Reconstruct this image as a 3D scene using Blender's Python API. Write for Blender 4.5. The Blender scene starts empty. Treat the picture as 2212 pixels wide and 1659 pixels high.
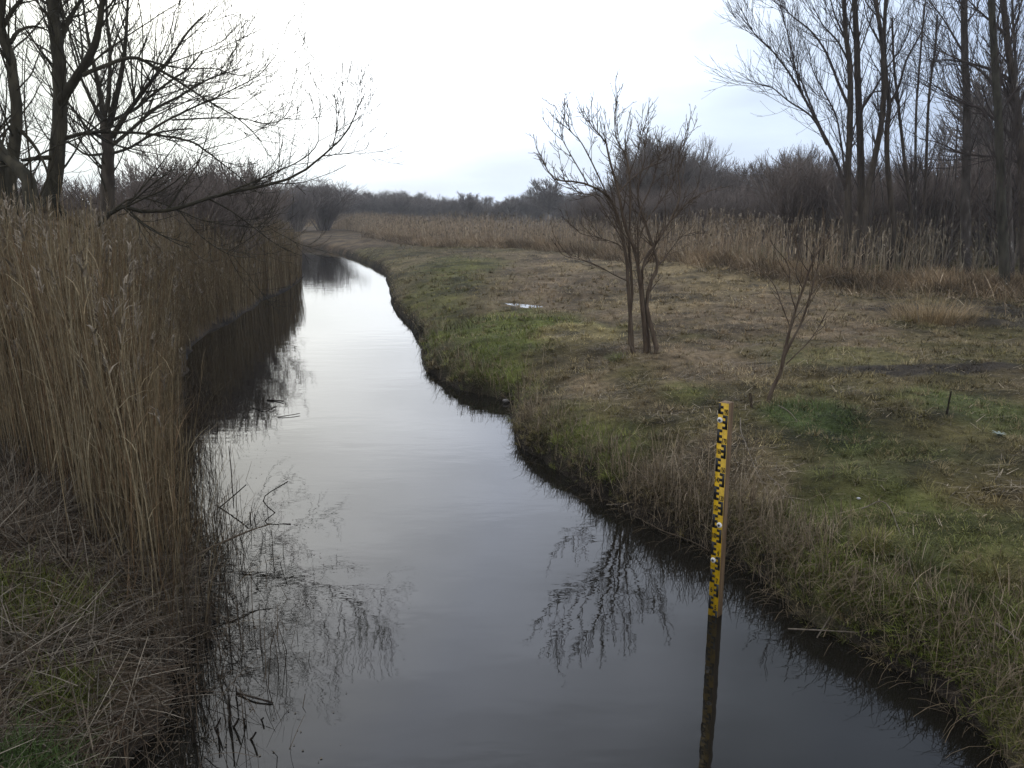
import bpy, math, random
import numpy as np
from mathutils import Vector

R = math.radians
C = bpy.context.scene.collection
SC = bpy.context.scene
# ------------------------------------------------------------------ camera
H = 2.77; PITCH = R(12.2); F = 1736.0
cam = bpy.data.objects.new('camera', bpy.data.cameras.new('camera')); C.objects.link(cam)
cam.location = (0, 0, H); cam.rotation_euler = (R(90) - PITCH, 0, 0)
cam.data.sensor_width = 36; cam.data.lens = 36 * F / 2212; cam.data.clip_end = 6000; cam.data.clip_start = .05
SC.camera = cam
# ------------------------------------------------------------------ sky
SUN_EL, SUN_AZ = R(56), R(-35)          # high, in front and to the left, behind full cloud
GLOW_EL, GLOW_AZ = R(25), R(-8)        # brightest part of the cloud deck
w = bpy.data.worlds.new('World'); SC.world = w; w.use_nodes = True
nt = w.node_tree; nt.nodes.clear()
def N(t, tree=None, **k):
    n = (tree or nt).nodes.new(t)
    for a, b in k.items(): setattr(n, a, b)
    return n
L = nt.links.new
out = N('ShaderNodeOutputWorld'); bg = N('ShaderNodeBackground'); L(bg.outputs[0], out.inputs[0])
sky = N('ShaderNodeTexSky', sky_type='NISHITA', sun_disc=False, sun_elevation=SUN_EL, sun_rotation=SUN_AZ,
        air_density=1.0, dust_density=4.0, ozone_density=1.5)
tc = N('ShaderNodeTexCoord')
sdir = lambda a, e: (math.sin(a) * math.cos(e), math.cos(a) * math.cos(e), math.sin(e))
sd = sdir(SUN_AZ, SUN_EL)
dot = N('ShaderNodeVectorMath', operation='DOT_PRODUCT'); dot.inputs[1].default_value = sdir(GLOW_AZ, GLOW_EL)
L(tc.outputs['Generated'], dot.inputs[0])
ramp = N('ShaderNodeValToRGB'); L(dot.outputs['Value'], ramp.inputs[0])
cr = ramp.color_ramp; cr.interpolation = 'EASE'
cr.elements[0].position = 0.0; cr.elements[0].color = (.86, .90, .98, 1)
cr.elements[1].position = 1.0; cr.elements[1].color = (2.55, 2.75, 3.2, 1)
for p_, c_ in ((.40, (.74, .80, .92, 1)), (.78, (.56, .68, .90, 1)), (.86, (.70, .82, 1.02, 1)), (.91, (.90, 1.02, 1.20, 1)), (.96, (1.75, 1.9, 2.2, 1))):
    e = cr.elements.new(p_); e.color = c_
# soft cloud bands
mp = N('ShaderNodeMapping'); mp.inputs['Scale'].default_value = (1.6, 1.6, 7.0); L(tc.outputs['Generated'], mp.inputs[0])
nz = N('ShaderNodeTexNoise'); nz.inputs['Scale'].default_value = 1.6; nz.inputs['Detail'].default_value = 5; nz.inputs['Roughness'].default_value = .5
L(mp.outputs[0], nz.inputs[0])
mr = N('ShaderNodeMapRange'); mr.inputs[1].default_value = .3; mr.inputs[2].default_value = .7
mr.inputs[3].default_value = .80; mr.inputs[4].default_value = 1.20; L(nz.outputs[0], mr.inputs[0])
mul = N('ShaderNodeVectorMath', operation='SCALE'); L(ramp.outputs[0], mul.inputs[0]); L(mr.outputs[0], mul.inputs['Scale'])
sx_ = N('ShaderNodeSeparateXYZ'); L(tc.outputs['Generated'], sx_.inputs[0])
hz_ = N('ShaderNodeMapRange'); hz_.inputs[1].default_value = 0; hz_.inputs[2].default_value = .22; hz_.inputs[3].default_value = 1.12; hz_.inputs[4].default_value = 1
L(sx_.outputs['Z'], hz_.inputs[0])
dw = N('ShaderNodeVectorMath', operation='DOT_PRODUCT'); dw.inputs[1].default_value = sdir(R(-34), R(12)); L(tc.outputs['Generated'], dw.inputs[0])
wr = N('ShaderNodeValToRGB'); L(dw.outputs['Value'], wr.inputs[0]); wr.color_ramp.elements[0].position = .84; wr.color_ramp.elements[0].color = (1, 1, 1, 1); wr.color_ramp.elements[1].color = (1.42, 1.28, .98, 1)
mw = N('ShaderNodeVectorMath', operation='MULTIPLY'); L(mul.outputs[0], mw.inputs[0]); L(wr.outputs[0], mw.inputs[1])
mul2 = N('ShaderNodeVectorMath', operation='SCALE'); L(mw.outputs[0], mul2.inputs[0]); L(hz_.outputs[0], mul2.inputs['Scale'])
sc10 = N('ShaderNodeVectorMath', operation='SCALE'); L(mul2.outputs[0], sc10.inputs[0]); sc10.inputs['Scale'].default_value = 10.0
mix = N('ShaderNodeMixRGB'); mix.inputs[0].default_value = .85
L(sky.outputs[0], mix.inputs[1]); L(sc10.outputs[0], mix.inputs[2]); L(mix.outputs[0], bg.inputs[0])
bg.inputs[1].default_value = .1
sun = bpy.data.objects.new('sun', bpy.data.lights.new('sun', 'SUN')); C.objects.link(sun)
sun.data.energy = .5; sun.data.angle = R(20); sun.data.color = (1, .95, .88)
sun.rotation_euler = Vector(sd).to_track_quat('Z', 'Y').to_euler(); sun.location = (0, 0, 30)
SC.view_settings.view_transform = 'Standard'; SC.view_settings.look = 'None'
SC.view_settings.exposure = .25; SC.view_settings.gamma = 1
SC.cycles.max_bounces = 5; SC.cycles.diffuse_bounces = 2; SC.cycles.glossy_bounces = 3
SC.cycles.transparent_max_bounces = 4; SC.cycles.transmission_bounces = 2
SC.cycles.use_denoising = True; SC.cycles.use_adaptive_sampling = False

rng = np.random.default_rng(7)
# ------------------------------------------------------------------ geometry of the view (used to place things on the ground)
cp, sp = math.cos(PITCH), math.sin(PITCH)
def ray(u, v):
    a = (u - 1106) / F; b = (v - 829.5) / F
    return np.array([a, cp - b * sp, -sp - b * cp])
def G(u, v, z=0.0):
    d = ray(u, v); k = (z - H) / d[2]; return np.array([0, 0, H]) + d * k
def P(u, v, Y):
    d = ray(u, v); return np.array([0, 0, H]) + d * (Y / d[1])
# ------------------------------------------------------------------ noise
def vnoise(x, y, s, seed):
    x = np.asarray(x, float) / s; y = np.asarray(y, float) / s
    xi = np.floor(x).astype(np.int64); yi = np.floor(y).astype(np.int64)
    fx = x - xi; fy = y - yi; fx = fx * fx * (3 - 2 * fx); fy = fy * fy * (3 - 2 * fy)
    def h(a, b):
        n = (a * 374761393 + b * 668265263 + seed * 974634777) & 0x7fffffff
        n = ((n ^ (n >> 13)) * 1274126177) & 0x7fffffff
        n = n ^ (n >> 16)
        return (n & 0xffff) / 65535.0
    return (h(xi, yi) * (1 - fx) + h(xi + 1, yi) * fx) * (1 - fy) + (h(xi, yi + 1) * (1 - fx) + h(xi + 1, yi + 1) * fx) * fy
def fbm(x, y, s, seed, o=4):
    t = 0; a = 1; n = 0
    for i in range(o):
        t = t + a * vnoise(x, y, s / 2 ** i, seed + i * 17); n += a; a *= .5
    return t / n * 2 - 1
def smooth(a, b, x):
    t = np.clip((x - a) / (b - a), 0, 1); return t * t * (3 - 2 * t)
# ------------------------------------------------------------------ stream outline
LB = [(-2.0, -8), (-2.1, 1)] + [tuple(G(u, v)[:2]) for u, v in
     [(262, 1659), (330, 1560), (350, 1470), (400, 1400), (440, 1300), (440, 1230), (410, 1150), (395, 1050), (392, 950), (392, 860), (405, 800), (420, 750), (452, 715), (510, 692), (560, 655), (610, 632), (664, 600)]]
LB += [(-11, 39), (-17, 47), (-28, 55), (-60, 60), (-140, 64)]
RB = [(4.6, -8), (2.9, 1), (2.5, 3)] + [tuple(G(u, v)[:2]) for u, v in
     [(2160, 1640), (2080, 1550), (1990, 1470), (1890, 1410), (1770, 1345), (1660, 1275), (1585, 1222), (1510, 1180), (1440, 1145), (1380, 1112), (1300, 1080), (1230, 1040), (1165, 1000), (1120, 966), (1098, 940), (1112, 905), (1118, 874), (1083, 861), (1000, 845), (960, 826), (912, 790), (897, 725), (870, 690), (848, 660), (838, 620), (832, 590), (800, 572), (745, 550), (690, 537)]]
RB += [(-24, 70), (-40, 74), (-80, 76), (-140, 78)]
def dens(pl, n=6):
    pl = np.array(pl); o = []
    for i in range(len(pl) - 1):
        for k in range(n): o.append(pl[i] + (pl[i + 1] - pl[i]) * k / n)
    o.append(pl[-1]); o = np.array(o)
    for _ in range(3): o[1:-1] = .5 * o[1:-1] + .25 * (o[:-2] + o[2:])
    j = (fbm(o[:, 0], o[:, 1], 1.0, 5, 4)) * .16; j2 = fbm(o[:, 0], o[:, 1], .35, 8, 2) * .06
    o[1:-1, 0] += (j + j2)[1:-1]; o[1:-1, 1] += fbm(o[:, 0], o[:, 1], .7, 6, 3)[1:-1] * .12
    return o
LBd, RBd = dens(LB, 6), dens(RB, 6)
POLY = np.vstack([LBd, RBd[::-1]])
def pdist(x, y, pl):
    best = np.full(x.shape, 1e9)
    for i in range(len(pl) - 1):
        ax, ay = pl[i]; bx, by = pl[i + 1]; dx, dy = bx - ax, by - ay; l2 = dx * dx + dy * dy + 1e-12
        t = np.clip(((x - ax) * dx + (y - ay) * dy) / l2, 0, 1)
        best = np.minimum(best, (x - ax - t * dx) ** 2 + (y - ay - t * dy) ** 2)
    return np.sqrt(best)
def inside(x, y):
    c = np.zeros(x.shape, bool); n = len(POLY)
    for i in range(n):
        x1, y1 = POLY[i]; x2, y2 = POLY[(i + 1) % n]
        if y1 == y2: continue
        m = (y1 > y) != (y2 > y)
        c ^= m & (x < (x2 - x1) * (y - y1) / (y2 - y1) + x1)
    return c
def sdist(x, y):
    """signed distance to the water's edge (+ on land), and True where the right bank is nearer"""
    x = np.asarray(x, float); y = np.asarray(y, float)
    dl = pdist(x, y, LBd); dr = pdist(x, y, RBd); d = np.minimum(dl, dr)
    return np.where(inside(x, y), -d, d), dr < dl
PUD = G(1126, 656, .62)
def hgt(x, y, sd=None):
    x = np.asarray(x, float); y = np.asarray(y, float)
    d, right = sd if sd is not None else sdist(x, y)
    dj = d + .09 * fbm(x, y, .3, 14, 3) * smooth(.0, .15, d)
    zr = np.interp(dj, [-3, -.8, -.12, 0, .04, .12, .35, 1.0, 2.4, 6], [-.7, -.5, -.25, -.04, .14, .25, .36, .50, .66, .72])
    zl = np.interp(d, [-3, -.8, 0, .15, .4, 1.0, 2.5, 6], [-.7, -.45, -.03, .08, .2, .33, .42, .5])
    near = 1 - smooth(7.5, 10.5, y)
    zl = zl + near * np.interp(d, [0, .5, 1.2, 3], [0, .06, .14, .2])
    z = np.where(right, zr, zl)
    amp = smooth(0, .6, d)
    z = z + amp * (.07 * fbm(x, y, 2.2, 3, 4) + .075 * fbm(x, y, .5, 9, 3)) + smooth(1, 9, d) * .08 * fbm(x, y, 9, 21, 2)
    z = z + .07 * smooth(12, 18, y) * smooth(.6, 2, d) * fbm(x * .6, y, 1.1, 27, 3)
    # low straw-covered rise in front of the wood
    c = P(1640, 560, 27); z = z + .32 * np.exp(-((x - c[0]) / 4.5) ** 2 - ((y - 28) / 3.5) ** 2) * right
    pw = np.exp(-(((x - PUD[0]) ** 2 + (y - PUD[1]) ** 2) / 1.7) ** 2); z = z * (1 - pw) + (.62 + .03 * fbm(x, y, .35, 12, 3)) * pw
    pa = (x - PUD[0]) * .64 - (y - PUD[1]) * .77; pb = (x - PUD[0]) * .77 + (y - PUD[1]) * .64
    z = z - .10 * np.exp(-(pa / .58) ** 2 - (pb / (.22 + .1 * pa)) ** 2)
    # tree foot mound
    z = z + .10 * np.exp(-((x - 1.95) ** 2 + (y - 11.6) ** 2) / .3)
    return z
def GT(u, v):
    z = .6
    for _ in range(12):
        p = G(u, v, z); z = float(hgt(np.array([p[0]]), np.array([p[1]]))[0])
    return np.array([p[0], p[1], z])
# ------------------------------------------------------------------ mesh and material helpers
def mesh_np(name, V, Q, mat, parent=None, col=None, smooth_=False):
    V = np.asarray(V, np.float32).reshape(-1, 3); Q = np.asarray(Q, np.int32)
    me = bpy.data.meshes.new(name); k = Q.shape[1]
    me.vertices.add(len(V)); me.vertices.foreach_set('co', V.ravel())
    me.loops.add(Q.size); me.loops.foreach_set('vertex_index', Q.ravel())
    me.polygons.add(len(Q)); me.polygons.foreach_set('loop_start', np.arange(0, Q.size, k, dtype=np.int32))
    me.polygons.foreach_set('loop_total', np.full(len(Q), k, np.int32))
    if smooth_: me.polygons.foreach_set('use_smooth', np.ones(len(Q), bool))
    me.update(calc_edges=True)
    if col is not None:
        a = me.color_attributes.new('col', 'FLOAT_COLOR', 'POINT')
        c = np.ones((len(V), 4), np.float32); c[:, :3] = col; a.data.foreach_set('color', c.ravel())
    me.materials.append(mat)
    o = bpy.data.objects.new(name, me); C.objects.link(o)
    if parent: o.parent = parent
    return o
class MB:
    def __init__(s): s.V = []; s.Q = []; s.c = []; s.n = 0
    def add(s, V, Q, col=None):
        V = np.asarray(V).reshape(-1, 3); s.V.append(V); s.Q.append(np.asarray(Q) + s.n); s.n += len(V)
        if col is not None: s.c.append(np.broadcast_to(col, (len(V), 3)))
        return s
    def build(s, name, mat, parent=None, smooth_=False):
        return mesh_np(name, np.vstack(s.V), np.vstack(s.Q), mat, parent, np.vstack(s.c) if s.c else None, smooth_)
def tag(o, label=None, cat=None, group=None, kind=None):
    for k, v in (('label', label), ('category', cat), ('group', group), ('kind', kind)):
        if v: o[k] = v
    return o
def empty(name, loc, label, cat, group=None):
    o = bpy.data.objects.new(name, None); C.objects.link(o); o.location = [float(a) for a in loc]; o.empty_display_size = .1
    return tag(o, label, cat, group)
def mat_veg(name, rough=.8, var=.35, scale=30, trans=.0, gain=1.0):
    """plant material: colour attribute, mottled"""
    m = bpy.data.materials.new(name); m.use_nodes = True; t = m.node_tree; b = t.nodes['Principled BSDF']
    at = N('ShaderNodeAttribute', t, attribute_name='col')
    n = N('ShaderNodeTexNoise', t); n.inputs['Scale'].default_value = scale; n.inputs['Detail'].default_value = 3
    geo = N('ShaderNodeNewGeometry', t); t.links.new(geo.outputs['Position'], n.inputs['Vector'])
    r = N('ShaderNodeMapRange', t); r.inputs[1].default_value = .25; r.inputs[2].default_value = .75
    r.inputs[3].default_value = (1 - var) * gain; r.inputs[4].default_value = (1 + var) * gain
    t.links.new(n.outputs[0], r.inputs[0])
    s = N('ShaderNodeVectorMath', t, operation='SCALE'); t.links.new(at.outputs['Color'], s.inputs[0]); t.links.new(r.outputs[0], s.inputs['Scale'])
    t.links.new(s.outputs[0], b.inputs['Base Color']); b.inputs['Roughness'].default_value = rough
    b.inputs['Specular IOR Level'].default_value = .15
    return m
def mat_bark(name, c1, c2, scale=12, rough=.85, patches=None):
    m = bpy.data.materials.new(name); m.use_nodes = True; t = m.node_tree; b = t.nodes['Principled BSDF']
    tc_ = N('ShaderNodeTexCoord', t); mp_ = N('ShaderNodeMapping', t); mp_.inputs['Scale'].default_value = (1, 1, .3)
    t.links.new(tc_.outputs['Object'], mp_.inputs[0])
    n = N('ShaderNodeTexNoise', t); n.inputs['Scale'].default_value = scale; n.inputs['Detail'].default_value = 6
    t.links.new(mp_.outputs[0], n.inputs['Vector'])
    r = N('ShaderNodeValToRGB', t); r.color_ramp.elements[0].color = (*c1, 1); r.color_ramp.elements[1].color = (*c2, 1)
    r.color_ramp.elements[0].position = .35; r.color_ramp.elements[1].position = .65
    if patches:
        e = r.color_ramp.elements.new(.72); e.color = (*patches, 1)
    t.links.new(n.outputs[0], r.inputs[0]); t.links.new(r.outputs[0], b.inputs['Base Color'])
    b.inputs['Roughness'].default_value = rough; b.inputs['Specular IOR Level'].default_value = .1
    bp = N('ShaderNodeBump', t); bp.inputs['Strength'].default_value = .6; bp.inputs['Distance'].default_value = .01
    t.links.new(n.outputs[0], bp.inputs['Height']); t.links.new(bp.outputs[0], b.inputs['Normal'])
    return m
def mat_plain(name, c, rough=.6, metal=0):
    m = bpy.data.materials.new(name); m.use_nodes = True; b = m.node_tree.nodes['Principled BSDF']; t = m.node_tree
    n = N('ShaderNodeTexNoise', t); n.inputs['Scale'].default_value = 40; n.inputs['Detail'].default_value = 5
    tc_ = N('ShaderNodeTexCoord', t); t.links.new(tc_.outputs['Object'], n.inputs['Vector'])
    r = N('ShaderNodeValToRGB', t); r.color_ramp.elements[0].color = (*[a * .75 for a in c], 1); r.color_ramp.elements[1].color = (*[min(1, a * 1.12) for a in c], 1)
    r.color_ramp.elements[0].position = .3; r.color_ramp.elements[1].position = .6
    t.links.new(n.outputs[0], r.inputs[0]); t.links.new(r.outputs[0], b.inputs['Base Color'])
    b.inputs['Roughness'].default_value = rough; b.inputs['Metallic'].default_value = metal
    return m
M_veg = mat_veg('dry_plant'); M_grass = mat_veg('grass_blade', .7, .35, 12)
# ------------------------------------------------------------------ batches of ribbons and tubes
def blades(base, h, wd, az, lean, curve, k, wtip=.15, twist=None):
    n = len(base); t = np.linspace(0, 1, k + 1)
    th = lean[:, None] + curve[:, None] * (t[None, :-1] + .5 / k)
    ds = np.sin(th) * (h / k)[:, None]; dz = np.cos(th) * (h / k)[:, None]
    S = np.concatenate([np.zeros((n, 1)), np.cumsum(ds, 1)], 1); Z = np.concatenate([np.zeros((n, 1)), np.cumsum(dz, 1)], 1)
    X = base[:, 0:1] + S * np.cos(az)[:, None]; Y = base[:, 1:2] + S * np.sin(az)[:, None]; Zz = base[:, 2:3] + Z
    pa = az + (np.pi / 2 if twist is None else twist)
    prof = 1 - (1 - wtip) * t ** 1.6
    ox = np.cos(pa)[:, None] * wd[:, None] * .5 * prof; oy = np.sin(pa)[:, None] * wd[:, None] * .5 * prof
    A = np.stack([X - ox, Y - oy, Zz], -1); B = np.stack([X + ox, Y + oy, Zz], -1)
    V = np.stack([A, B], 2).reshape(-1, 3)
    b0 = (np.arange(n) * (k + 1) * 2)[:, None] + (np.arange(k) * 2)[None]
    Q = np.stack([b0, b0 + 1, b0 + 3, b0 + 2], -1).reshape(-1, 4)
    return V, Q, np.stack([X, Y, Zz], -1)
def tubes(pts, rad, sides=5):
    """pts (N,K,3), rad (N,K)"""
    n, K, _ = pts.shape
    T = np.empty_like(pts); T[:, 1:-1] = pts[:, 2:] - pts[:, :-2]; T[:, 0] = pts[:, 1] - pts[:, 0]; T[:, -1] = pts[:, -1] - pts[:, -2]
    T /= np.linalg.norm(T, axis=-1, keepdims=True) + 1e-9
    ref = np.where((np.abs(T[:, 0, 2]) > .8)[:, None], np.array([1., .1, 0]), np.array([0.05, 0, 1.]))[:, None, :]
    A = np.cross(T, ref); A /= np.linalg.norm(A, axis=-1, keepdims=True) + 1e-9
    B = np.cross(T, A)
    a = np.arange(sides) * 2 * np.pi / sides
    V = pts[:, :, None] + rad[:, :, None, None] * (A[:, :, None] * np.cos(a)[None, None, :, None] + B[:, :, None] * np.sin(a)[None, None, :, None])
    b0 = (np.arange(n) * K * sides)[:, None, None] + (np.arange(K - 1) * sides)[None, :, None]
    i = np.arange(sides)[None, None]; j = (np.arange(sides) + 1) % sides; j = j[None, None]
    Q = np.stack([b0 + i, b0 + j, b0 + sides + j, b0 + sides + i], -1).reshape(-1, 4)
    return V.reshape(-1, 3), Q
def crom(p, K):
    p = np.asarray(p, float)
    if len(p) == 2: return p[0] + (p[1] - p[0]) * np.linspace(0, 1, K)[:, None]
    q = np.vstack([2 * p[0] - p[1], p, 2 * p[-1] - p[-2]]); s = np.linspace(0, len(p) - 1 - 1e-6, K); o = []
    for t in s:
        i = int(t); f = t - i; a, b, c, d = q[i:i + 4]
        o.append(.5 * ((2 * b) + (c - a) * f + (2 * a - 5 * b + 4 * c - d) * f * f + (3 * b - a - 3 * c + d) * f ** 3))
    return np.array(o)
def grow(pp, pr, cnt, t0, t1, ln, ang, up, K, rr=.6, rmax=9, rmin=.0015, wob=.12, taper=.25, droop=0, flat=0):
    """children of every parent polyline"""
    n, Kp, _ = pp.shape
    cnt = np.broadcast_to(np.asarray(cnt), (n,)).astype(int)
    idx = np.repeat(np.arange(n), cnt); m = len(idx)
    t = rng.uniform(t0, t1, m); f = t * (Kp - 1) * .9999; i = f.astype(int); fr = (f - i)[:, None]
    a = pp[idx, i]; b = pp[idx, i + 1]; p = a + (b - a) * fr
    T = b - a; T /= np.linalg.norm(T, axis=1, keepdims=True) + 1e-9
    rp = pr[idx, i] * (1 - fr[:, 0]) + pr[idx, i + 1] * fr[:, 0]
    rv = rng.normal(size=(m, 3)); rv[:, 2] *= (1 - flat); q = np.cross(T, rv); q /= np.linalg.norm(q, axis=1, keepdims=True) + 1e-9
    an = rng.normal(ang, ang * .25, m)[:, None]
    d = np.cos(an) * T + np.sin(an) * q
    lo, hi = ln; Ls = rng.uniform(lo, hi, m) * (1.15 - .55 * t)
    st = (Ls / (K - 1))[:, None]
    pts = np.empty((m, K, 3)); pts[:, 0] = p
    ph = rng.normal(size=(m, 3)) * wob
    for k in range(1, K):
        d = d + np.array([0, 0, up / K]) + ph * (1 / K) + rng.normal(size=(m, 3)) * wob * .6 - np.array([0, 0, droop * k / K / K])
        d /= np.linalg.norm(d, axis=1, keepdims=True)
        pts[:, k] = pts[:, k - 1] + d * st
    r0 = np.clip(rp * rr, rmin, rmax)
    rad = r0[:, None] * np.linspace(1, taper, K)[None]
    rad = np.maximum(rad, rmin * .7)
    return pts, rad
# ------------------------------------------------------------------ what grows where (world-space patches)
PATCH = []
def patch(u, v, du, dv, col, wgt, n=.6):
    c = G(u, v, .65); e = G(u, v - dv, .65); f_ = G(u, v + dv, .65)
    rx = du * c[1] / F; ry = abs(e[1] - f_[1]) / 2
    PATCH.append((c[0], c[1], rx, ry, np.array(col), wgt, n))
OLIVE = (.115, .098, .038); GREEN = (.100, .118, .022); DKGREEN = (.052, .082, .022); STRAW = (.30, .235, .11)
BROWN = (.125, .088, .050); MUD = (.045, .036, .028); GREY = (.21, .155, .095); RUST = (.14, .085, .040)
patch(1350, 610, 460, 70, GREY, .9); patch(1100, 560, 260, 22, GREY, .5)
patch(1600, 690, 260, 45, GREY, .7); patch(1540, 800, 160, 45, GREY, .8)
patch(1560, 605, 180, 28, STRAW, .45); patch(1450, 655, 170, 22, STRAW, .3); patch(1300, 580, 120, 14, STRAW, .3); patch(960, 620, 130, 75, OLIVE, .7); patch(1000, 570, 120, 16, GREEN, .5); patch(760, 522, 100, 10, GREEN, .75)
patch(930, 640, 90, 90, (.12, .118, .032), .75); patch(1120, 705, 210, 42, GREEN, .9); patch(1040, 770, 130, 55, GREEN, .9); patch(1230, 900, 110, 70, GREEN, .6); patch(1240, 722, 95, 22, STRAW, .75)
patch(1290, 900, 130, 40, GREEN, .55); patch(1800, 780, 160, 30, GREEN, .45); patch(1500, 840, 70, 22, GREEN, .5)
patch(2000, 805, 260, 12, MUD, .95, .2); patch(2100, 690, 200, 40, MUD, .75)
patch(1780, 905, 130, 45, DKGREEN, .85); patch(2080, 890, 160, 50, DKGREEN, .6); patch(1950, 985, 180, 50, DKGREEN, .4)
patch(1900, 1120, 300, 130, (.085, .098, .024), .8); patch(2100, 1030, 110, 40, RUST, .3); patch(2060, 1300, 240, 140, GREEN, .85); patch(1800, 1130, 120, 60, GREEN, .4)
patch(1600, 960, 80, 60, GREY, .5)
_g = globals()['G']; G = lambda u, v, z=0.0: _g(u, v, min(z, .5))
patch(60, 1290, 150, 60, GREEN, .8); patch(120, 1420, 110, 80, GREEN, .95); patch(20, 1570, 130, 90, DKGREEN, 1.0); G = _g
def soil(x, y, d, right):
    """ground cover colour (N,3)"""
    n = fbm(x, y, 1.6, 41, 4)[:, None]; n2 = fbm(x, y, 6, 61, 3)[:, None]
    c = np.array(OLIVE) * (1 - .5 * smooth(-.3, .6, n)) + np.array(BROWN) * .5 * smooth(-.3, .6, n)
    c = c * (1 - .4 * smooth(0, .5, n2)) + np.array(GREY) * .4 * smooth(0, .5, n2)
    lf = np.array(BROWN) * .8 + n * .015
    c = np.where(right[:, None], c, lf)
    nn = fbm(x, y, .9, 77, 4)
    for cx, cy, rx, ry, col, wg, na in PATCH:
        q = np.sqrt(((x - cx) / rx) ** 2 + ((y - cy) / ry) ** 2) + nn * na
        k = (wg * (1 - smooth(.6, 1.25, q)))[:, None]
        c = c * (1 - k) + col * k
    far = smooth(45, 52, y)[:, None]; c = c * (1 - far) + np.array(BROWN) * far
    bk = (1 - smooth(.0, .22, d + .12 * nn))[:, None]; c = c * (1 - bk) + np.array(MUD) * (1.1 + .6 * nn[:, None]) * bk
    return np.clip(c, .01, .6)
# ------------------------------------------------------------------ ground sheet
def axis(lo_f, hi_f, step, hi, g):
    a = list(np.arange(lo_f, hi_f, step)); s = step; x = a[-1]
    while x < hi: s = min(s * g, 60); x += s; a.append(x)
    return a
xp = axis(0, 10, .085, 640, 1.035); xs = np.array([-v for v in xp[::-1][:-1]] + list(xp))
ys = np.array(axis(-10, 16, .085, 680, 1.012))
XX, YY = np.meshgrid(xs, ys); xf, yf = XX.ravel(), YY.ravel()
near = (np.abs(xf) < 160) & (yf < 100)
D = np.full(xf.shape, 30.); Rt = xf > -20
dn, rn = sdist(xf[near], yf[near]); D[near] = dn; Rt[near] = rn
zf = hgt(xf, yf, (D, Rt))
nx, ny = len(xs), len(ys)
i = (np.arange(ny - 1)[:, None] * nx + np.arange(nx - 1)[None]).ravel()
Q = np.stack([i, i + 1, i + nx + 1, i + nx], 1)
M_ground = mat_veg('ground_soil', .95, .5, 9)
t = M_ground.node_tree; b = t.nodes['Principled BSDF']
n_ = N('ShaderNodeTexNoise', t); n_.inputs['Scale'].default_value = 35; n_.inputs['Detail'].default_value = 6
g_ = N('ShaderNodeNewGeometry', t); t.links.new(g_.outputs['Position'], n_.inputs['Vector'])
bp = N('ShaderNodeBump', t); bp.inputs['Strength'].default_value = .9; bp.inputs['Distance'].default_value = .04
t.links.new(n_.outputs[0], bp.inputs['Height']); t.links.new(bp.outputs[0], b.inputs['Normal'])
o = mesh_np('ground', np.stack([xf, yf, zf], 1), Q, M_ground, None, soil(xf, yf, D, Rt) * .6 * np.clip(1 + 1.0 * fbm(xf, yf, .5, 39, 4) + .5 * fbm(xf, yf, 1.6, 31, 3), .4, 1.9)[:, None], True); tag(o, kind='structure')
# ------------------------------------------------------------------ water
def mat_water(name, ripple):
    m = bpy.data.materials.new(name); m.use_nodes = True; t = m.node_tree; b = t.nodes['Principled BSDF']
    b.inputs['Base Color'].default_value = (.010, .009, .007, 1); b.inputs['Roughness'].default_value = .015; b.inputs['IOR'].default_value = 1.333
    g = N('ShaderNodeNewGeometry', t)
    mp = N('ShaderNodeMapping', t); mp.inputs['Scale'].default_value = (.8, 1.8, 1); t.links.new(g.outputs['Position'], mp.inputs[0])
    n1 = N('ShaderNodeTexNoise', t); n1.inputs['Scale'].default_value = 1.7; n1.inputs['Detail'].default_value = 2; t.links.new(mp.outputs[0], n1.inputs[0])
    n2 = N('ShaderNodeTexNoise', t); n2.inputs['Scale'].default_value = 9; n2.inputs['Detail'].default_value = 2; t.links.new(mp.outputs[0], n2.inputs[0])
    n3 = N('ShaderNodeTexNoise', t); n3.inputs['Scale'].default_value = .5; t.links.new(g.outputs['Position'], n3.inputs[0])
    mm = N('ShaderNodeMath', t, operation='MULTIPLY'); t.links.new(n2.outputs[0], mm.inputs[0]); t.links.new(n3.outputs[0], mm.inputs[1])
    m2 = N('ShaderNodeMath', t, operation='MULTIPLY'); t.links.new(mm.outputs[0], m2.inputs[0]); m2.inputs[1].default_value = .32
    ad = N('ShaderNodeMath', t, operation='ADD'); t.links.new(n1.outputs[0], ad.inputs[0]); t.links.new(m2.outputs[0], ad.inputs[1])
    bp = N('ShaderNodeBump', t); bp.inputs['Strength'].default_value = 1; bp.inputs['Distance'].default_value = ripple
    t.links.new(ad.outputs[0], bp.inputs['Height']); t.links.new(bp.outputs[0], b.inputs['Normal'])
    return m
M_water = mat_water('stream_water', .0022)
o = mesh_np('stream', [(-150, -10, 0), (9, -10, 0), (9, 85, 0), (-150, 85, 0)], [(0, 1, 2, 3)], M_water); tag(o, kind='structure')
pz = .588
a = np.linspace(0, 2 * np.pi, 33)[:-1]; pr = 1 + .25 * np.sin(a * 2 + 1) + .12 * np.sin(a * 5)
pv = [(PUD[0], PUD[1], pz)] + [(PUD[0] + .75 * r_ * math.cos(q), PUD[1] + .9 * r_ * math.sin(q), pz) for q, r_ in zip(a, pr)]
o = mesh_np('puddle', pv, [(0, 1 + k, 1 + (k + 1) % 32) for k in range(32)], mat_water('puddle_water', .001)); tag(o, kind='structure')
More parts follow.
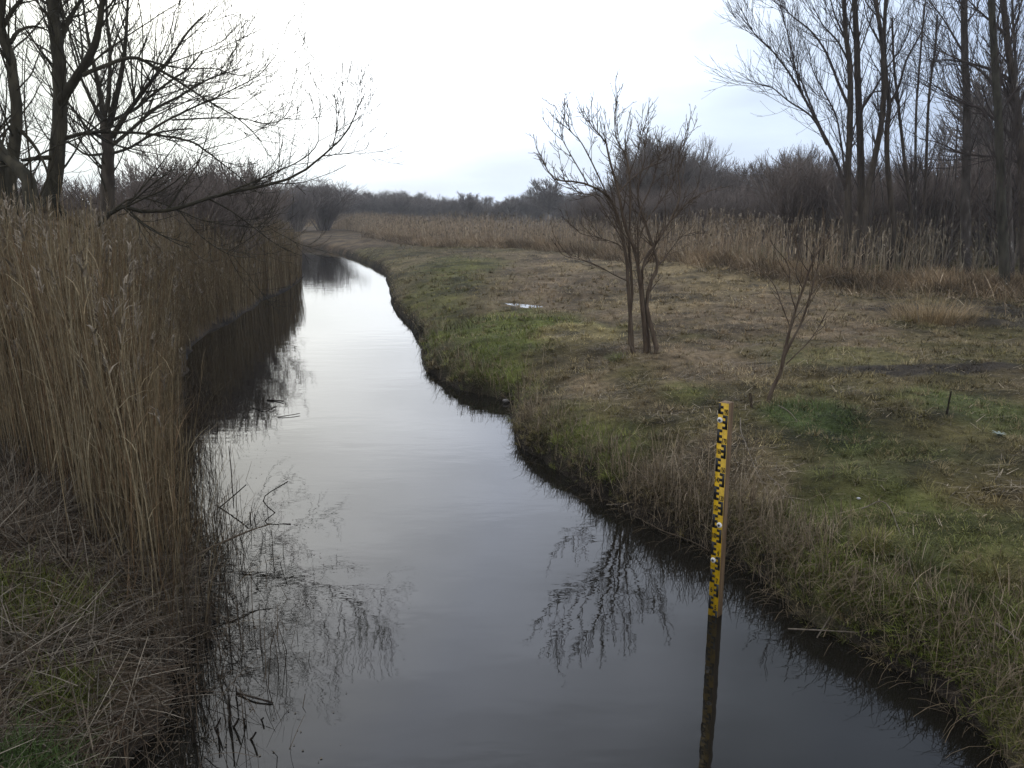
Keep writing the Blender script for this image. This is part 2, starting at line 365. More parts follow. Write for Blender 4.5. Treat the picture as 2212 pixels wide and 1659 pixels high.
# ------------------------------------------------------------------ reed stands (stuff)
RC = np.array([(.20, .150, .085), (.235, .18, .105), (.16, .120, .070), (.28, .23, .145), (.17, .112, .062)])
def reed_stand(mb, base, hh, near_, plume=.6, leafn=3, dark=1.0, lean=.05, wd=.007, pal=RC, leafw=1.0):
    n = len(base); h = hh
    az = rng.uniform(0, 2 * np.pi, n); ln = np.abs(rng.normal(0, lean, n)); cv = np.abs(rng.normal(.06, .10, n))
    c = pal[rng.integers(0, len(pal), n)] * rng.uniform(.7, 1.2, (n, 1)) * dark
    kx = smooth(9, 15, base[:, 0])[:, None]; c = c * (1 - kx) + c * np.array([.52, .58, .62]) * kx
    wv = rng.uniform(.7, 1.25, n) * wd
    V, Qd, path = blades(base, h, wv, az, ln, cv, 4, .45, twist=rng.uniform(0, np.pi, n))
    if near_:
        r = (wv * .5)[:, None] * np.array([1, .9, .8, .65, .45])[None]
        V, Qd = tubes(path, r, 3); mb.add(V, Qd, np.repeat(c, 15, 0))
    else: mb.add(V, Qd, np.repeat(c, 10, 0))
    # leaves
    for _ in range(leafn):
        s = rng.uniform(.2, .9, n); f = s * 4 * .999; i_ = f.astype(int); fr = (f - i_)[:, None]
        p = path[np.arange(n), i_] * (1 - fr) + path[np.arange(n), i_ + 1] * fr
        l = rng.uniform(.18, .42, n)
        la = rng.uniform(0, 2 * np.pi, n)
        V, Q2, _p = blades(p, l, wv * leafw * rng.uniform(.9, 1.5, n), la, rng.uniform(.15, .6, n), rng.uniform(.3, 1.6, n), 3, .1)
        mb.add(V, Q2, np.repeat(c * rng.uniform(.9, 1.3, (n, 1)), 8, 0))
    # feathery seed heads
    k = np.where(rng.random(n) < plume)[0]
    if len(k):
        tip = path[k, -1]; prev = path[k, -2]; m = 9 if near_ else 5
        pa = az[k]
        for j in range(m):
            fr = j / m; b_ = tip - (tip - prev) * (.32 * (1 - fr))
            l = rng.uniform(.05, .11, len(k)) * (1.2 - .4 * fr)
            V, Q3, _p = blades(b_, l, wv[k] * rng.uniform(1.6, 3.0, len(k)), pa + rng.normal(0, .9, len(k)), rng.uniform(.1, .6, len(k)), rng.uniform(.2, 1.3, len(k)), 2, .2)
            mb.add(V, Q3, np.repeat(np.array([.235, .195, .145]) * rng.uniform(.7, 1.15, (len(k), 1)) * dark, 6, 0))
def lscatter(n, ylo, yhi, xlo, xhi):
    x = rng.uniform(xlo, xhi, n); y = rng.uniform(ylo, yhi, n); d, r = sdist(x, y)
    return x, y, d, r
def front(x):        # nearest row of the left reed stand, as y over x
    return np.interp(x, [-9, -5, -3.9, -3.0, -2.4, -1.9], [8.6, 7.4, 6.5, 5.5, 5.15, 5.1])
mb = MB()
# dense edge band near the water, left
x, y, d, r = lscatter(150000, 5, 22, -12, -1.2)
k = (~r) & (d > .06) & (d < 3.2) & (y > front(x) + .12 * rng.normal(size=len(x)))
x, y, d = x[k], y[k], d[k]
keep = rng.random(len(x)) < np.where(d < .22, .35, np.interp(d, [0, .4, 1.5, 3.2], [1, 1, .7, .45])) * np.interp(y, [5, 12, 22], [1, .75, .4])
x, y, d = x[keep], y[keep], d[keep]
print('near reeds', len(x))
B_ = np.stack([x, y, hgt(x, y, (d, np.zeros(len(x), bool))) - .02], 1)
hh = rng.uniform(1.85, 2.45, len(x)) * (1 + .10 * fbm(x, y, 1.5, 91, 2)) * np.interp(d, [0, .3, .7], [.5, .8, 1])
hh *= np.where(rng.random(len(x)) < .55, rng.uniform(.45, .95, len(x)), 1) * np.where(rng.random(len(x)) < .05, rng.uniform(1.05, 1.22, len(x)), 1)
reed_stand(mb, B_, hh, True, .10, 1, 1.0, .045, .008, leafw=.7)
x, y, d, r = lscatter(26000, 4.6, 10, -6, -1.2)
k = (~r) & (d > -.12) & (d < .6) & (y > front(x) - .5) & (rng.random(len(x)) < .3); x, y, d = x[k], y[k], d[k]; n = len(x)
B_ = np.stack([x, y, hgt(x, y, (d, np.zeros(n, bool))) - .02], 1)
V, Qd, path = blades(B_, rng.uniform(.2, 1.0, n), rng.uniform(.005, .008, n), rng.normal(-.4, 1.6, n), np.abs(rng.normal(.25, .25, n)), rng.uniform(.0, .9, n), 4, .4)
mb.add(V, Qd, np.repeat(RC[rng.integers(0, 5, n)] * rng.uniform(.35, 1.0, (n, 1)), 10, 0))
# deeper rows and the long far stretch
x, y, d, r = lscatter(60000, 5, 46, -26, -2)
k = (~r) & (d > .05) & (d < 12) & ((y > 22) | (d > 3.0)) & (y > front(np.maximum(x, -9)) + .3)
k &= rng.random(len(x)) < np.interp(d, [0, 3, 12], [1, .5, .25])
x, y, d = x[k], y[k], d[k]; print('far reeds left', len(x))
B_ = np.stack([x, y, hgt(x, y, (d, np.zeros(len(x), bool))) - .02], 1)
hh = rng.uniform(1.8, 2.3, len(x)) * (1 + .10 * fbm(x, y, 2.5, 92, 2)) * np.interp(d, [0, 1], [.8, 1])
hh *= np.where(rng.random(len(x)) < .4, rng.uniform(.6, .95, len(x)), 1)
reed_stand(mb, B_, hh, False, .32, 1, 1.0, .06, .013, leafw=.7)
x, y, d, r = lscatter(26000, 22, 37, -16, -5)
k = (~r) & (d > .1) & (d < 1.8)
x, y, d = x[k], y[k], d[k]
B_ = np.stack([x, y, hgt(x, y, (d, np.zeros(len(x), bool))) - .02], 1)
reed_stand(mb, B_, rng.uniform(1.6, 2.2, len(x)) * np.interp(d, [-.2, .6], [.7, 1]), False, .2, 1, 1.0, .05, .012, leafw=.8)
tag(mb.build('reed_bed', M_veg), 'tall dry reeds crowding the left bank of the stream', 'reeds', kind='stuff')
# reed bed across the meadow
def mid_edge(x):     # front edge, as y over x
    return np.interp(x, [-30, -22, -15, -8, -5, 0, 3.5, 6, 8, 11, 15, 30], [105, 98, 78, 58, 50, 47, 41, 33, 28.5, 25, 22, 20])
mb = MB()
x = rng.uniform(-30, 34, 200000); y = rng.uniform(22, 130, len(x)); e_ = y - mid_edge(x) - 2.0 * fbm(x, y, 4, 15, 3)
d, r = sdist(x, y)
k = r & (e_ > 0) & (e_ < 26) & (d > 2) & (rng.random(len(x)) < np.interp(e_, [0, 1.5, 5, 26], [1, 1, .4, .15]) * np.interp(x, [9, 14], [1, .45]) * (.25 + .9 * smooth(-.35, .2, fbm(x, y, 2.2, 23, 3))))
x, y, d, e_ = x[k], y[k], d[k], e_[k]; print('mid reeds', len(x))
B_ = np.stack([x, y, hgt(x, y, (d, np.ones(len(x), bool))) - .02], 1)
hh = rng.uniform(.95, 1.68, len(x)) * np.interp(e_, [0, 1, 4], [.45, .75, 1.05]) * (1 + .35 * fbm(x, y, 4, 19, 3)) * np.interp(x, [4, 12], [1, 1.05])
pal = np.array([(.34, .265, .18), (.38, .30, .205), (.28, .215, .145), (.42, .34, .235), (.30, .225, .15)])
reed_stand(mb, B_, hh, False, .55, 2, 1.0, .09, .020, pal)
tag(mb.build('reed_bed', M_veg), 'tawny reed bed stretching behind the mown meadow', 'reeds', kind='stuff')
# ragged straw apron in front of the reed bed
mb = MB(); n = 60000
x = rng.uniform(-12, 24, n); y = mid_edge(x) + rng.normal(-.9, 1.2, n) - np.abs(rng.normal(0, 2.6, n)) * smooth(2, 5, x) * smooth(-.2, .25, fbm(x, x * 0 + 3, 1.8, 44, 3)) + 2 * fbm(x, x * 0, 4, 15, 3); d, r = sdist(x, y)
k = r & (d > 1); x, y, d = x[k], y[k], d[k]; n = len(x)
B_ = np.stack([x, y, hgt(x, y, (d, np.ones(n, bool)))], 1)
V, Qd, _p = blades(B_, rng.uniform(.25, .75, n), rng.uniform(.010, .020, n), rng.normal(-2.4, .9, n), rng.uniform(.2, 1.1, n), rng.uniform(.2, 1.4, n), 3, .2)
mb.add(V, Qd, np.repeat(pal[rng.integers(0, 5, n)] * rng.uniform(.6, 1.2, (n, 1)) * np.clip(1 + 1.2 * fbm(x, y, .8, 47, 3), .35, 1.7)[:, None], 8, 0))
tag(mb.build('dead_sedge', M_veg), 'bent straw and sedge lying along the front of the reed bed', 'dry grass', kind='stuff')
# ------------------------------------------------------------------ grass and litter on the right meadow
def cover(n, ylo, yhi, p, right_only=True, dmin=.0, dmax=99, margin=1.2):
    u_ = rng.random(n); q = 1 - p
    y = (ylo ** q + u_ * (yhi ** q - ylo ** q)) ** (1 / q)
    x = rng.uniform(-1, 1, n) * (.72 * y + margin)
    d, r = sdist(x, y); k = (d > dmin) & (d < dmax) & (r if right_only else ~r)
    return x[k], y[k], d[k], r[k]
mb = MB()
x, y, d, r = cover(620000, 2.0, 50, 1.35, True, .02)
k = y < mid_edge(x) + 1; x, y, d, r = x[k], y[k], d[k], r[k]; n = len(x); print('grass', n)
pk = ((x - PUD[0]) ** 2 + (y - PUD[1]) ** 2) > .12; x, y, d, r = x[pk], y[pk], d[pk], r[pk]; n = len(x)
c = soil(x, y, d + .3, r); green = smooth(-.004, .018, c[:, 1] - c[:, 0])
B_ = np.stack([x, y, hgt(x, y, (d, r)) - .01], 1)
sz = np.interp(y, [2, 6, 15, 45], [.8, 1, 1.25, 2.2])
tuss = smooth(.0, .5, fbm(x, y, .5, 33, 3))
h = rng.uniform(.03, .09, n) * sz * (.6 + .6 * green) * (.6 + 1.3 * tuss) * np.interp(d, [0, .6, 2], [1.4, 1.2, 1]) * np.interp(y, [2, 14, 25], [1.1, 1.05, 1.0])
wv = rng.uniform(.003, .006, n) * np.interp(y, [2, 6, 15, 45], [.9, 1.1, 2.2, 5])
dry = rng.random(n) < np.interp(y, [3, 10, 25], [.28, .38, .5]) * (1 - .4 * green)
cl = fbm(x, y, np.interp(y, [2, 12, 40], [.16, .3, .8]).mean() * 0 + .22, 37, 3); cl2 = fbm(x * .7, y, .9, 39, 3)
col = c * rng.uniform(.7, 1.6, (n, 1)) * (np.clip(1 + 1.1 * cl + .7 * cl2, .35, 2.2))[:, None]; col[dry] = np.array([.20, .16, .085]) * rng.uniform(.5, 1.25, (dry.sum(), 1)) * (.55 + c[dry].sum(1, keepdims=True) * 2.6) * np.clip(1 + 1.2 * cl2[dry], .4, 2)[:, None]
V, Qd, _p = blades(B_, h, wv, rng.uniform(0, 6.28, n), rng.uniform(.1, 1.1, n), rng.uniform(.2, 1.5, n), 2, .15)
mb.add(V, Qd, np.repeat(col, 6, 0))
nt_ = 9000
tx, ty, td, tr_ = cover(nt_, 2.2, 30, 1.15, True, .03)
ex_, ey_, ed_, er_ = cover(26000, 2.2, 16, 1.3, True, .0, .38)
tx, ty, td, tr_ = np.concatenate([tx, ex_]), np.concatenate([ty, ey_]), np.concatenate([td, ed_]), np.concatenate([tr_, er_]); m = 34; nt_ = len(tx); tcol = soil(tx, ty, td + .3, tr_)
tsz = rng.uniform(.5, 1.3, nt_) * np.interp(ty, [2, 8, 24], [.8, 1.0, 1.5]); tt = np.where(rng.random(nt_)[:, None] < np.interp(ty, [3, 9, 16], [.22, .36, .5])[:, None], np.array([.24, .19, .10]) * rng.uniform(.5, 1.1, (nt_, 1)), tcol * rng.uniform(.8, 2.1, (nt_, 1)))
ti = np.repeat(np.arange(nt_), m); n = len(ti); a = rng.uniform(0, 6.28, n); q = np.sqrt(rng.random(n)) * .05 * tsz[ti]
x, y = tx[ti] + q * np.cos(a), ty[ti] + q * np.sin(a)
tz = hgt(tx, ty, (td, tr_))[ti]
V, Qd, _p = blades(np.stack([x, y, tz - .02], 1), rng.uniform(.05, .13, n) * tsz[ti], rng.uniform(.003, .0055, n) * np.interp(y, [2, 6, 15, 24], [.9, 1.1, 2, 3]), a + rng.normal(0, .5, n), rng.uniform(.1, .9, n), rng.uniform(.3, 1.7, n), 3, .15)
mb.add(V, Qd, np.repeat(tt[ti] * rng.uniform(.6, 1.3, (n, 1)), 8, 0))
tag(mb.build('grass', M_grass), 'short olive winter grass covering the right bank and meadow', 'grass', kind='stuff')
# flattened reed litter, right
mb = MB()
x, y, d, r = cover(110000, 2.0, 40, 1.45, True, .1); c = soil(x, y, d + .3, r)
lit = smooth(.012, .030, c[:, 0] - c[:, 1]) * .85 + .06
lit = lit * np.interp(y, [5, 9], [.35, 1])
lit = lit * smooth(-.35, .35, fbm(x, y, .8, 55, 3))
k = (rng.random(len(x)) < lit) & (y < mid_edge(x) + .5); x, y, d, r = x[k], y[k], d[k], r[k]; n = len(x); print('litter', n)
B_ = np.stack([x, y, hgt(x, y, (d, r)) + rng.uniform(.008, .045, n)], 1)
big = np.interp(y, [3, 10, 30], [1, 1.4, 2.4])
V, Qd, _p = blades(B_, rng.uniform(.04, .22, n) * np.interp(y, [3, 30], [.9, 1.6]), rng.uniform(.0025, .0065, n) * big, rng.normal(.35, .9, n), rng.uniform(1.35, 1.62, n), rng.uniform(-.2, .25, n), 2, .6)
mb.add(V, Qd, np.repeat(np.array([.25, .205, .145]) * rng.uniform(.35, 1.25, (n, 1)) ** 1.3, 6, 0))
tag(mb.build('reed_litter', M_veg), 'pale broken reed stems strewn over the mown meadow', 'litter', kind='stuff')
# dry stems fringing the right bank
mb = MB()
x, y, d, r = cover(420000, 2.0, 34, 1.5, True, -.12, 1.3); n0 = len(x)
k = rng.random(n0) < np.interp(d, [-.12, 0, .3, .6, 1.3], [.18, .8, .6, .08, .0]) * (.4 + .8 * smooth(-.3, .4, fbm(x, y, .7, 71, 2))) * np.interp(y, [3, 12, 20], [1, .9, .5])
x, y, d, r = x[k], y[k], d[k], r[k]; n = len(x); print('fringe', n)
B_ = np.stack([x, y, hgt(x, y, (d, r)) - .02], 1)
h = rng.uniform(.10, .42, n) * np.interp(d, [-.12, .3, 1.3], [1, 1, .7]) * np.interp(y, [3, 6, 6.6, 9.5, 12, 20], [.5, .56, .95, 1.0, .8, .5]) * (.6 + .7 * smooth(-.2, .5, fbm(x, y, 1.1, 72, 2)))
V, Qd, _p = blades(B_, h, rng.uniform(.003, .006, n) * np.interp(y, [3, 20], [1, 2]), rng.uniform(0, 6.28, n), np.abs(rng.normal(.1, .38, n)), np.abs(rng.normal(0, .5, n)), 3, .4)
mb.add(V, Qd, np.repeat(pal[rng.integers(0, 5, n)] * rng.uniform(.3, .95, (n, 1)), 8, 0))
# stems hanging over the edge
k = (d < .35) & (rng.random(n) < .35); m = k.sum()
V, Qd, _p = blades(B_[k] + np.array([0, 0, .08]), rng.uniform(.15, .4, m), rng.uniform(.003, .005, m), np.pi + rng.normal(.4, .6, m), rng.uniform(.6, 1.2, m), rng.uniform(.9, 1.9, m), 4, .3)
mb.add(V, Qd, np.repeat(np.array([.12, .09, .055]) * rng.uniform(.4, 1.2, (m, 1)), 10, 0))
tag(mb.build('bank_stems', M_veg), 'brown dead stems fringing the right bank above the water', 'dry stems', kind='stuff')
# ------------------------------------------------------------------ left foreground: trampled reed mat and grass
mb = MB()
x = rng.uniform(-6.5, -1.2, 90000); y = rng.uniform(1.2, 8.2, 90000); d, r = sdist(x, y)
cs = soil(x, y, d + .3, r); gr_ = smooth(-.012, .012, cs[:, 1] - cs[:, 0])
k = (~r) & (d > .0) & (y < front(x) + .5) & (rng.random(len(x)) < (.42 + .55 * smooth(-.35, .25, fbm(x, y, .6, 88, 3))) * (1 - .8 * gr_)); x, y, d = x[k], y[k], d[k]; n = len(x); print('mat', n)
B_ = np.stack([x, y, hgt(x, y, (d, np.zeros(n, bool))) + rng.uniform(0, .10, n) + .10 * fbm(x, y, .5, 89, 3)], 1)
V, Qd, path = blades(B_, rng.uniform(.12, .7, n) * np.interp(d, [0, .3, .8], [.45, .75, 1]), rng.uniform(.003, .0075, n), rng.uniform(0, 6.28, n), rng.normal(1.45, .25, n), rng.normal(.15, .35, n), 3, .6)
cc = np.array([(.17, .135, .095), (.22, .185, .14), (.11, .08, .05), (.085, .06, .038), (.27, .23, .175), (.10, .065, .04)])
mb.add(V, Qd, np.repeat(cc[rng.integers(0, 6, n)] * rng.uniform(.3, 1.0, (n, 1)), 8, 0))
# upright and slanting broken stalks in the mat
k = rng.random(n) < .12; m = k.sum()
V, Qd, _p = blades(B_[k] - np.array([0, 0, .1]), rng.uniform(.15, .6, m), rng.uniform(.004, .007, m), rng.uniform(0, 6.28, m), np.abs(rng.normal(.5, .4, m)), rng.uniform(-.1, .5, m), 3, .6)
mb.add(V, Qd, np.repeat(cc[rng.integers(0, 6, m)] * rng.uniform(.5, 1.1, (m, 1)), 8, 0))
tag(mb.build('reed_litter', M_veg), 'tangled mat of fallen reed stalks on the left bank in front', 'litter', kind='stuff')
mb = MB()
x = rng.uniform(-6, -1.2, 160000); y = rng.uniform(1.2, 7, 160000); d, r = sdist(x, y); c = soil(x, y, d + .3, r)
k = (~r) & (d > .1) & (y < front(x)) & (rng.random(len(x)) < smooth(-.012, .03, c[:, 1] - c[:, 0])); x, y, d, c = x[k], y[k], d[k], c[k]; n = len(x); print('lgrass', n)
B_ = np.stack([x, y, hgt(x, y, (d, np.zeros(n, bool)))], 1)
V, Qd, _p = blades(B_, rng.uniform(.10, .34, n), rng.uniform(.0035, .006, n), rng.uniform(0, 6.28, n), np.abs(rng.normal(.3, .3, n)), rng.uniform(.2, 1.6, n), 3, .1)
mb.add(V, Qd, np.repeat(c * rng.uniform(.7, 1.5, (n, 1)), 8, 0))
tag(mb.build('grass', M_grass), 'green grass tufts pushing through the left bank litter', 'grass', kind='stuff')
# dark broken stalks and scum in the shallows, left
mb = MB()
x = rng.uniform(-6, -.8, 60000); y = rng.uniform(3, 13, 60000); d, r = sdist(x, y)
k = (~r) & (d < 0) & (d > -.75) & (rng.random(len(x)) < .9 * np.exp(d / .20) * (.4 + .8 * smooth(-.3, .3, fbm(x, y, .6, 51, 2)))); x, y, d = x[k], y[k], d[k]; n = len(x); print('shallows', n)
B_ = np.stack([x, y, np.full(n, -.04)], 1)
V, Qd, _p = blades(B_, rng.uniform(.08, .5, n) * np.interp(d, [-.75, 0], [.6, 1.2]), rng.uniform(.004, .007, n), rng.uniform(0, 6.28, n), np.abs(rng.normal(.3, .45, n)), rng.normal(0, .3, n), 3, .5)
mb.add(V, Qd, np.repeat(np.array([.05, .038, .026]) * rng.uniform(.5, 2.0, (n, 1)), 8, 0))
tag(mb.build('reed_stubble', M_veg), 'dark broken reed stubble standing in the shallows by the left bank', 'reeds', kind='stuff')
mb = MB(); n = 26000
x = rng.uniform(-5, 1, n); y = rng.uniform(3, 12, n); d, r = sdist(x, y)
k = (~r) & (d < -.02) & (d > -1.0) & (rng.random(n) < np.exp(d / .45) * smooth(-.25, .25, fbm(x, y, .5, 66, 3))); x, y = x[k], y[k]; n = len(x)
s = rng.uniform(.003, .008, n); a = rng.uniform(0, 6.28, n); q = np.array([0, 1.7, 3.1, 4.6])
V = np.stack([x[:, None] + s[:, None] * np.cos(a[:, None] + q), y[:, None] + s[:, None] * np.sin(a[:, None] + q), np.full((n, 4), .004)], -1).reshape(-1, 3)
mb.add(V, np.arange(n * 4).reshape(-1, 4), np.repeat(np.array([.07, .06, .045]) * rng.uniform(.4, 1.6, (n, 1)), 4, 0))
tag(mb.build('floating_debris', M_veg), 'specks of plant debris floating near the left bank', 'debris', kind='stuff')
# ------------------------------------------------------------------ trees
M_barkL = mat_bark('mossy_bark', (.030, .028, .020), (.075, .065, .045), 10)
M_twigL = mat_bark('olive_twig', (.030, .026, .018), (.055, .048, .032), 6)
M_barkG = mat_bark('grey_bark', (.042, .034, .027), (.088, .072, .056), 8)
M_twigG = mat_bark('grey_twig', (.042, .034, .032), (.075, .062, .056), 4)
M_barkB = mat_bark('pale_bark', (.045, .038, .033), (.10, .088, .078), 9, patches=(.40, .38, .35))
M_barkS = mat_bark('shrub_bark', (.060, .042, .030), (.125, .095, .068), 14)
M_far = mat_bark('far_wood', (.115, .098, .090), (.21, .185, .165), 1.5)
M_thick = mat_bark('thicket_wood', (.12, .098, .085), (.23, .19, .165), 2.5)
def limbset(limbs, K=20):
    pts = np.array([crom(p, K) for p, a, b in limbs]); rad = np.array([np.linspace(a, b, K) for p, a, b in limbs])
    wob = rng.normal(size=pts.shape) * rad[..., None] * .07; wob[:, 0] = 0
    return pts + wob, rad
def plen(p): return np.linalg.norm(np.diff(p, axis=1), axis=-1).sum(1)
def tree(name, label, trunk, boughs, mt, mc, base, lv, cat='tree', group=None, K=20, names=('trunk', 'crown')):
    """trunk, boughs: lists of (world points, r0, r1); lv: growth levels"""
    e = empty(name, base, label, cat, group); inv = np.array(base, float)
    tp, tr = limbset(trunk, K); V, Qd = tubes(tp - inv, tr, 9); mesh_np(names[0], V, Qd, mt, e, None, True)
    mb = MB(); cur, cr_ = tp, tr; src = [(tp, tr)]
    if boughs:
        bp_, br = limbset(boughs, K); V, Qd = tubes(bp_ - inv, br, 6); mb.add(V, Qd); src.append((bp_, br))
    cur = np.vstack([s[0] for s in src]); cr_ = np.vstack([s[1] for s in src])
    for q in lv:
        q = dict(q); per = q.pop('per', None); cnt = q.pop('cnt', None); sides = q.pop('sides', 3); allp = q.pop('keep', False)
        if per: cnt = np.maximum(1, (plen(cur) * per + rng.random(len(cur))).astype(int))
        np_, nr = grow(cur, cr_, cnt, **q); V, Qd = tubes(np_ - inv, nr, sides); mb.add(V, Qd)
        if allp:
            # resample so that levels can be stacked
            Kc = cur.shape[1]; Kn = np_.shape[1]
            if Kn != Kc:
                ii = np.linspace(0, Kc - 1, Kn); lo = np.minimum(ii.astype(int), Kc - 2); fr = (ii - lo)
                cur = cur[:, lo] * (1 - fr)[None, :, None] + cur[:, lo + 1] * fr[None, :, None]; cr_ = cr_[:, lo] * (1 - fr) + cr_[:, lo + 1] * fr
            cur = np.vstack([cur, np_]); cr_ = np.vstack([cr_, nr])
        else: cur, cr_ = np_, nr
    mb.build(names[1], mc, e)
    return e
def Z1(pts, Y):      # points read in the enlarged upper left quarter, at their own distance
    if np.isscalar(Y): Y = [Y] * len(pts)
    Y = np.interp(np.linspace(0, 1, len(pts)), np.linspace(0, 1, len(Y)), Y)
    return [P(a / 2.7, b_ / 2.7, yy) for (a, b_), yy in zip(pts, Y)]
def foot(p): return np.array([p[0], p[1], float(hgt(np.array([p[0]]), np.array([p[1]]))[0]) - .05])
# --- big leaning tree, left, with the long low bough
f0 = foot(P(112, 560, 11.3))
trunkA = [([f0] + Z1([(300, 1300), (315, 1050), (340, 800), (350, 600), (345, 400), (330, 250), (312, 100), (295, -60), (270, -350)], [11.3, 11.2]), .115, .06)]
boughA = [
    (Z1([(355, 590), (400, 520), (460, 430), (540, 300), (575, 170), (590, 50), (615, -80), (640, -300)], [11.2, 10.8]), .065, .03),
    (Z1([(345, 300), (365, 210), (395, 140), (440, 50), (520, -60)], [11.2, 11.6]), .04, .02),
    (Z1([(480, 440), (620, 380), (780, 335), (900, 390), (1050, 480), (1200, 580), (1400, 700), (1530, 830)], [11, 12.3]), .032, .006),
    (Z1([(850, 350), (960, 380), (1080, 400), (1250, 400), (1400, 440), (1500, 400)], [11.4, 12.6]), .014, .004),
    (Z1([(330, 830), (400, 800), (480, 780), (600, 770), (850, 780), (1100, 820), (1200, 880), (1330, 980), (1500, 1120)], [11.2, 12.6]), .034, .006),
    (Z1([(850, 780), (960, 710), (1120, 630), (1280, 560), (1400, 500), (1520, 430), (1610, 320)], [11.7, 12.6]), .020, .004),
    (Z1([(1000, 700), (1200, 690), (1400, 690), (1550, 720), (1650, 690), (1710, 600)], [12, 13]), .013, .004),
    (Z1([(310, 1150), (420, 1310), (560, 1330), (620, 1260), (720, 1205), (870, 1240), (1050, 1210), (1200, 1160), (1400, 1110), (1600, 1070), (1750, 1010), (1880, 910), (2000, 800), (2060, 700), (2090, 620), (2120, 560)], [11.3, 12.9]), .042, .005),
    (Z1([(1250, 1150), (1380, 1100), (1490, 1055), (1620, 1000), (1760, 930), (1850, 840), (1860, 720), (1870, 590)], [12, 12.8]), .018, .004),
    (Z1([(1880, 910), (1970, 900), (2050, 890), (2130, 870), (2155, 830)], [12.7, 13]), .010, .003),
    (Z1([(1940, 860), (1960, 770), (1975, 650), (1970, 570)], [12.8, 13]), .008, .003),
    (Z1([(650, 1240), (720, 1180), (800, 1155), (900, 1170), (1050, 1230), (1200, 1290), (1400, 1320), (1550, 1320), (1650, 1280)], [11.6, 12.4]), .016, .003),
    (Z1([(1050, 1235), (1120, 1320), (1200, 1400), (1350, 1490), (1480, 1500)], [11.9, 12.2]), .009, .003),
    (Z1([(290, 920), (200, 925), (130, 935)], [11.2, 10.6]), .035, .02),
]
LVL = [dict(per=3.4, t0=.22, t1=.98, ln=(.6, 1.9), ang=.75, up=.5, K=8, rr=.5, rmax=.015, rmin=.0052, wob=.13, sides=4, keep=True),
       dict(per=4.4, t0=.2, t1=.98, ln=(.3, .9), ang=.7, up=.8, K=6, rr=.55, rmax=.007, rmin=.0040, wob=.12, keep=True),
       dict(per=3.0, t0=.2, t1=1, ln=(.12, .42), ang=.65, up=.8, K=4, rr=.7, rmax=.0045, rmin=.0034, wob=.10)]
tree('bankside_tree', 'big dark leaning tree whose long low bough sweeps right over the stream', trunkA, boughA, M_barkL, M_twigL, f0, LVL)
# --- twisted stems at the very left edge
f1 = foot(P(8, 560, 10.2))
tree('twisted_tree', 'crooked twin stemmed tree cut by the left edge of the photo',
     [([f1] + Z1([(60, 1400), (30, 1100), (-20, 900), (-60, 700)], [10.2, 10.2]), .11, .05),
      ([f1] + Z1([(80, 1300), (60, 1080), (85, 850), (100, 650), (75, 450), (60, 330), (20, 220), (0, 100), (20, -60), (10, -300)], [10.2, 10.2]), .08, .04)],
     [(Z1([(20, 150), (75, 60), (140, -20)], 10.2), .03, .02), (Z1([(60, 250), (110, 180), (200, 155), (290, 180)], [10.2, 10.6]), .028, .008),
      (Z1([(60, 700), (130, 770), (200, 850), (260, 960), (300, 1100)], [10.2, 10]), .028, .01)],
     M_barkL, M_twigL, f1, [dict(LVL[0], per=2.6), dict(LVL[1], per=3.4), dict(LVL[2], per=2.5)])
f2 = foot(P(70, 560, 9.4))
tree('bankside_tree', 'short mossy trunk bending left between the two big left trees',
     [([f2] + Z1([(205, 1400), (190, 1200), (165, 1060), (110, 980), (40, 920), (-30, 800), (-80, 500)], [9.4, 9.8]), .10, .05)], [],
     M_barkL, M_twigL, f2, [dict(LVL[0], per=2), dict(LVL[1], per=2.5), dict(LVL[2], per=2)])
# --- fan shaped tree behind
f3 = foot(P(232, 520, 17))
fan = []
for pts, r0 in [([(610, 760), (595, 600), (560, 430), (520, 250), (490, 60), (470, -200)], .07), ([(640, 740), (680, 560), (715, 380), (735, 200), (745, 0), (750, -250)], .065),
                ([(650, 800), (740, 660), (830, 540), (900, 450), (1000, 330), (1100, 180), (1200, 80)], .05), ([(640, 860), (760, 760), (900, 640), (1050, 560), (1200, 470), (1320, 420)], .04),
                ([(600, 700), (540, 600), (480, 470), (440, 350), (400, 200)], .045), ([(600, 800), (520, 760), (430, 640), (370, 560), (330, 420)], .035),
                ([(625, 650), (640, 450), (640, 250), (620, 50), (630, -200)], .05), ([(660, 700), (780, 640), (880, 560), (1010, 460), (1100, 400), (1180, 300)], .035),
                ([(640, 900), (760, 860), (880, 790), (1000, 760), (1120, 750)], .03), ([(600, 900), (500, 900), (400, 830), (300, 790)], .03)]:
    fan.append((Z1(pts, [17, 17 + rng.uniform(-1.8, 1.8)]), r0, .012))
tree('fan_tree', 'grey tree fanning up behind the big left tree', [([f3] + Z1([(630, 1150), (632, 1000), (628, 850), (615, 720)], 17), .15, .10)], fan, M_barkG, M_twigL, f3,
     [dict(LVL[0], per=3.4, ln=(.8, 2.8), rmin=.009, rmax=.022, up=.6), dict(LVL[1], per=3.2, ln=(.4, 1.2), rmin=.0065), dict(LVL[2], per=2.4, ln=(.2, .6), rmin=.0055)])
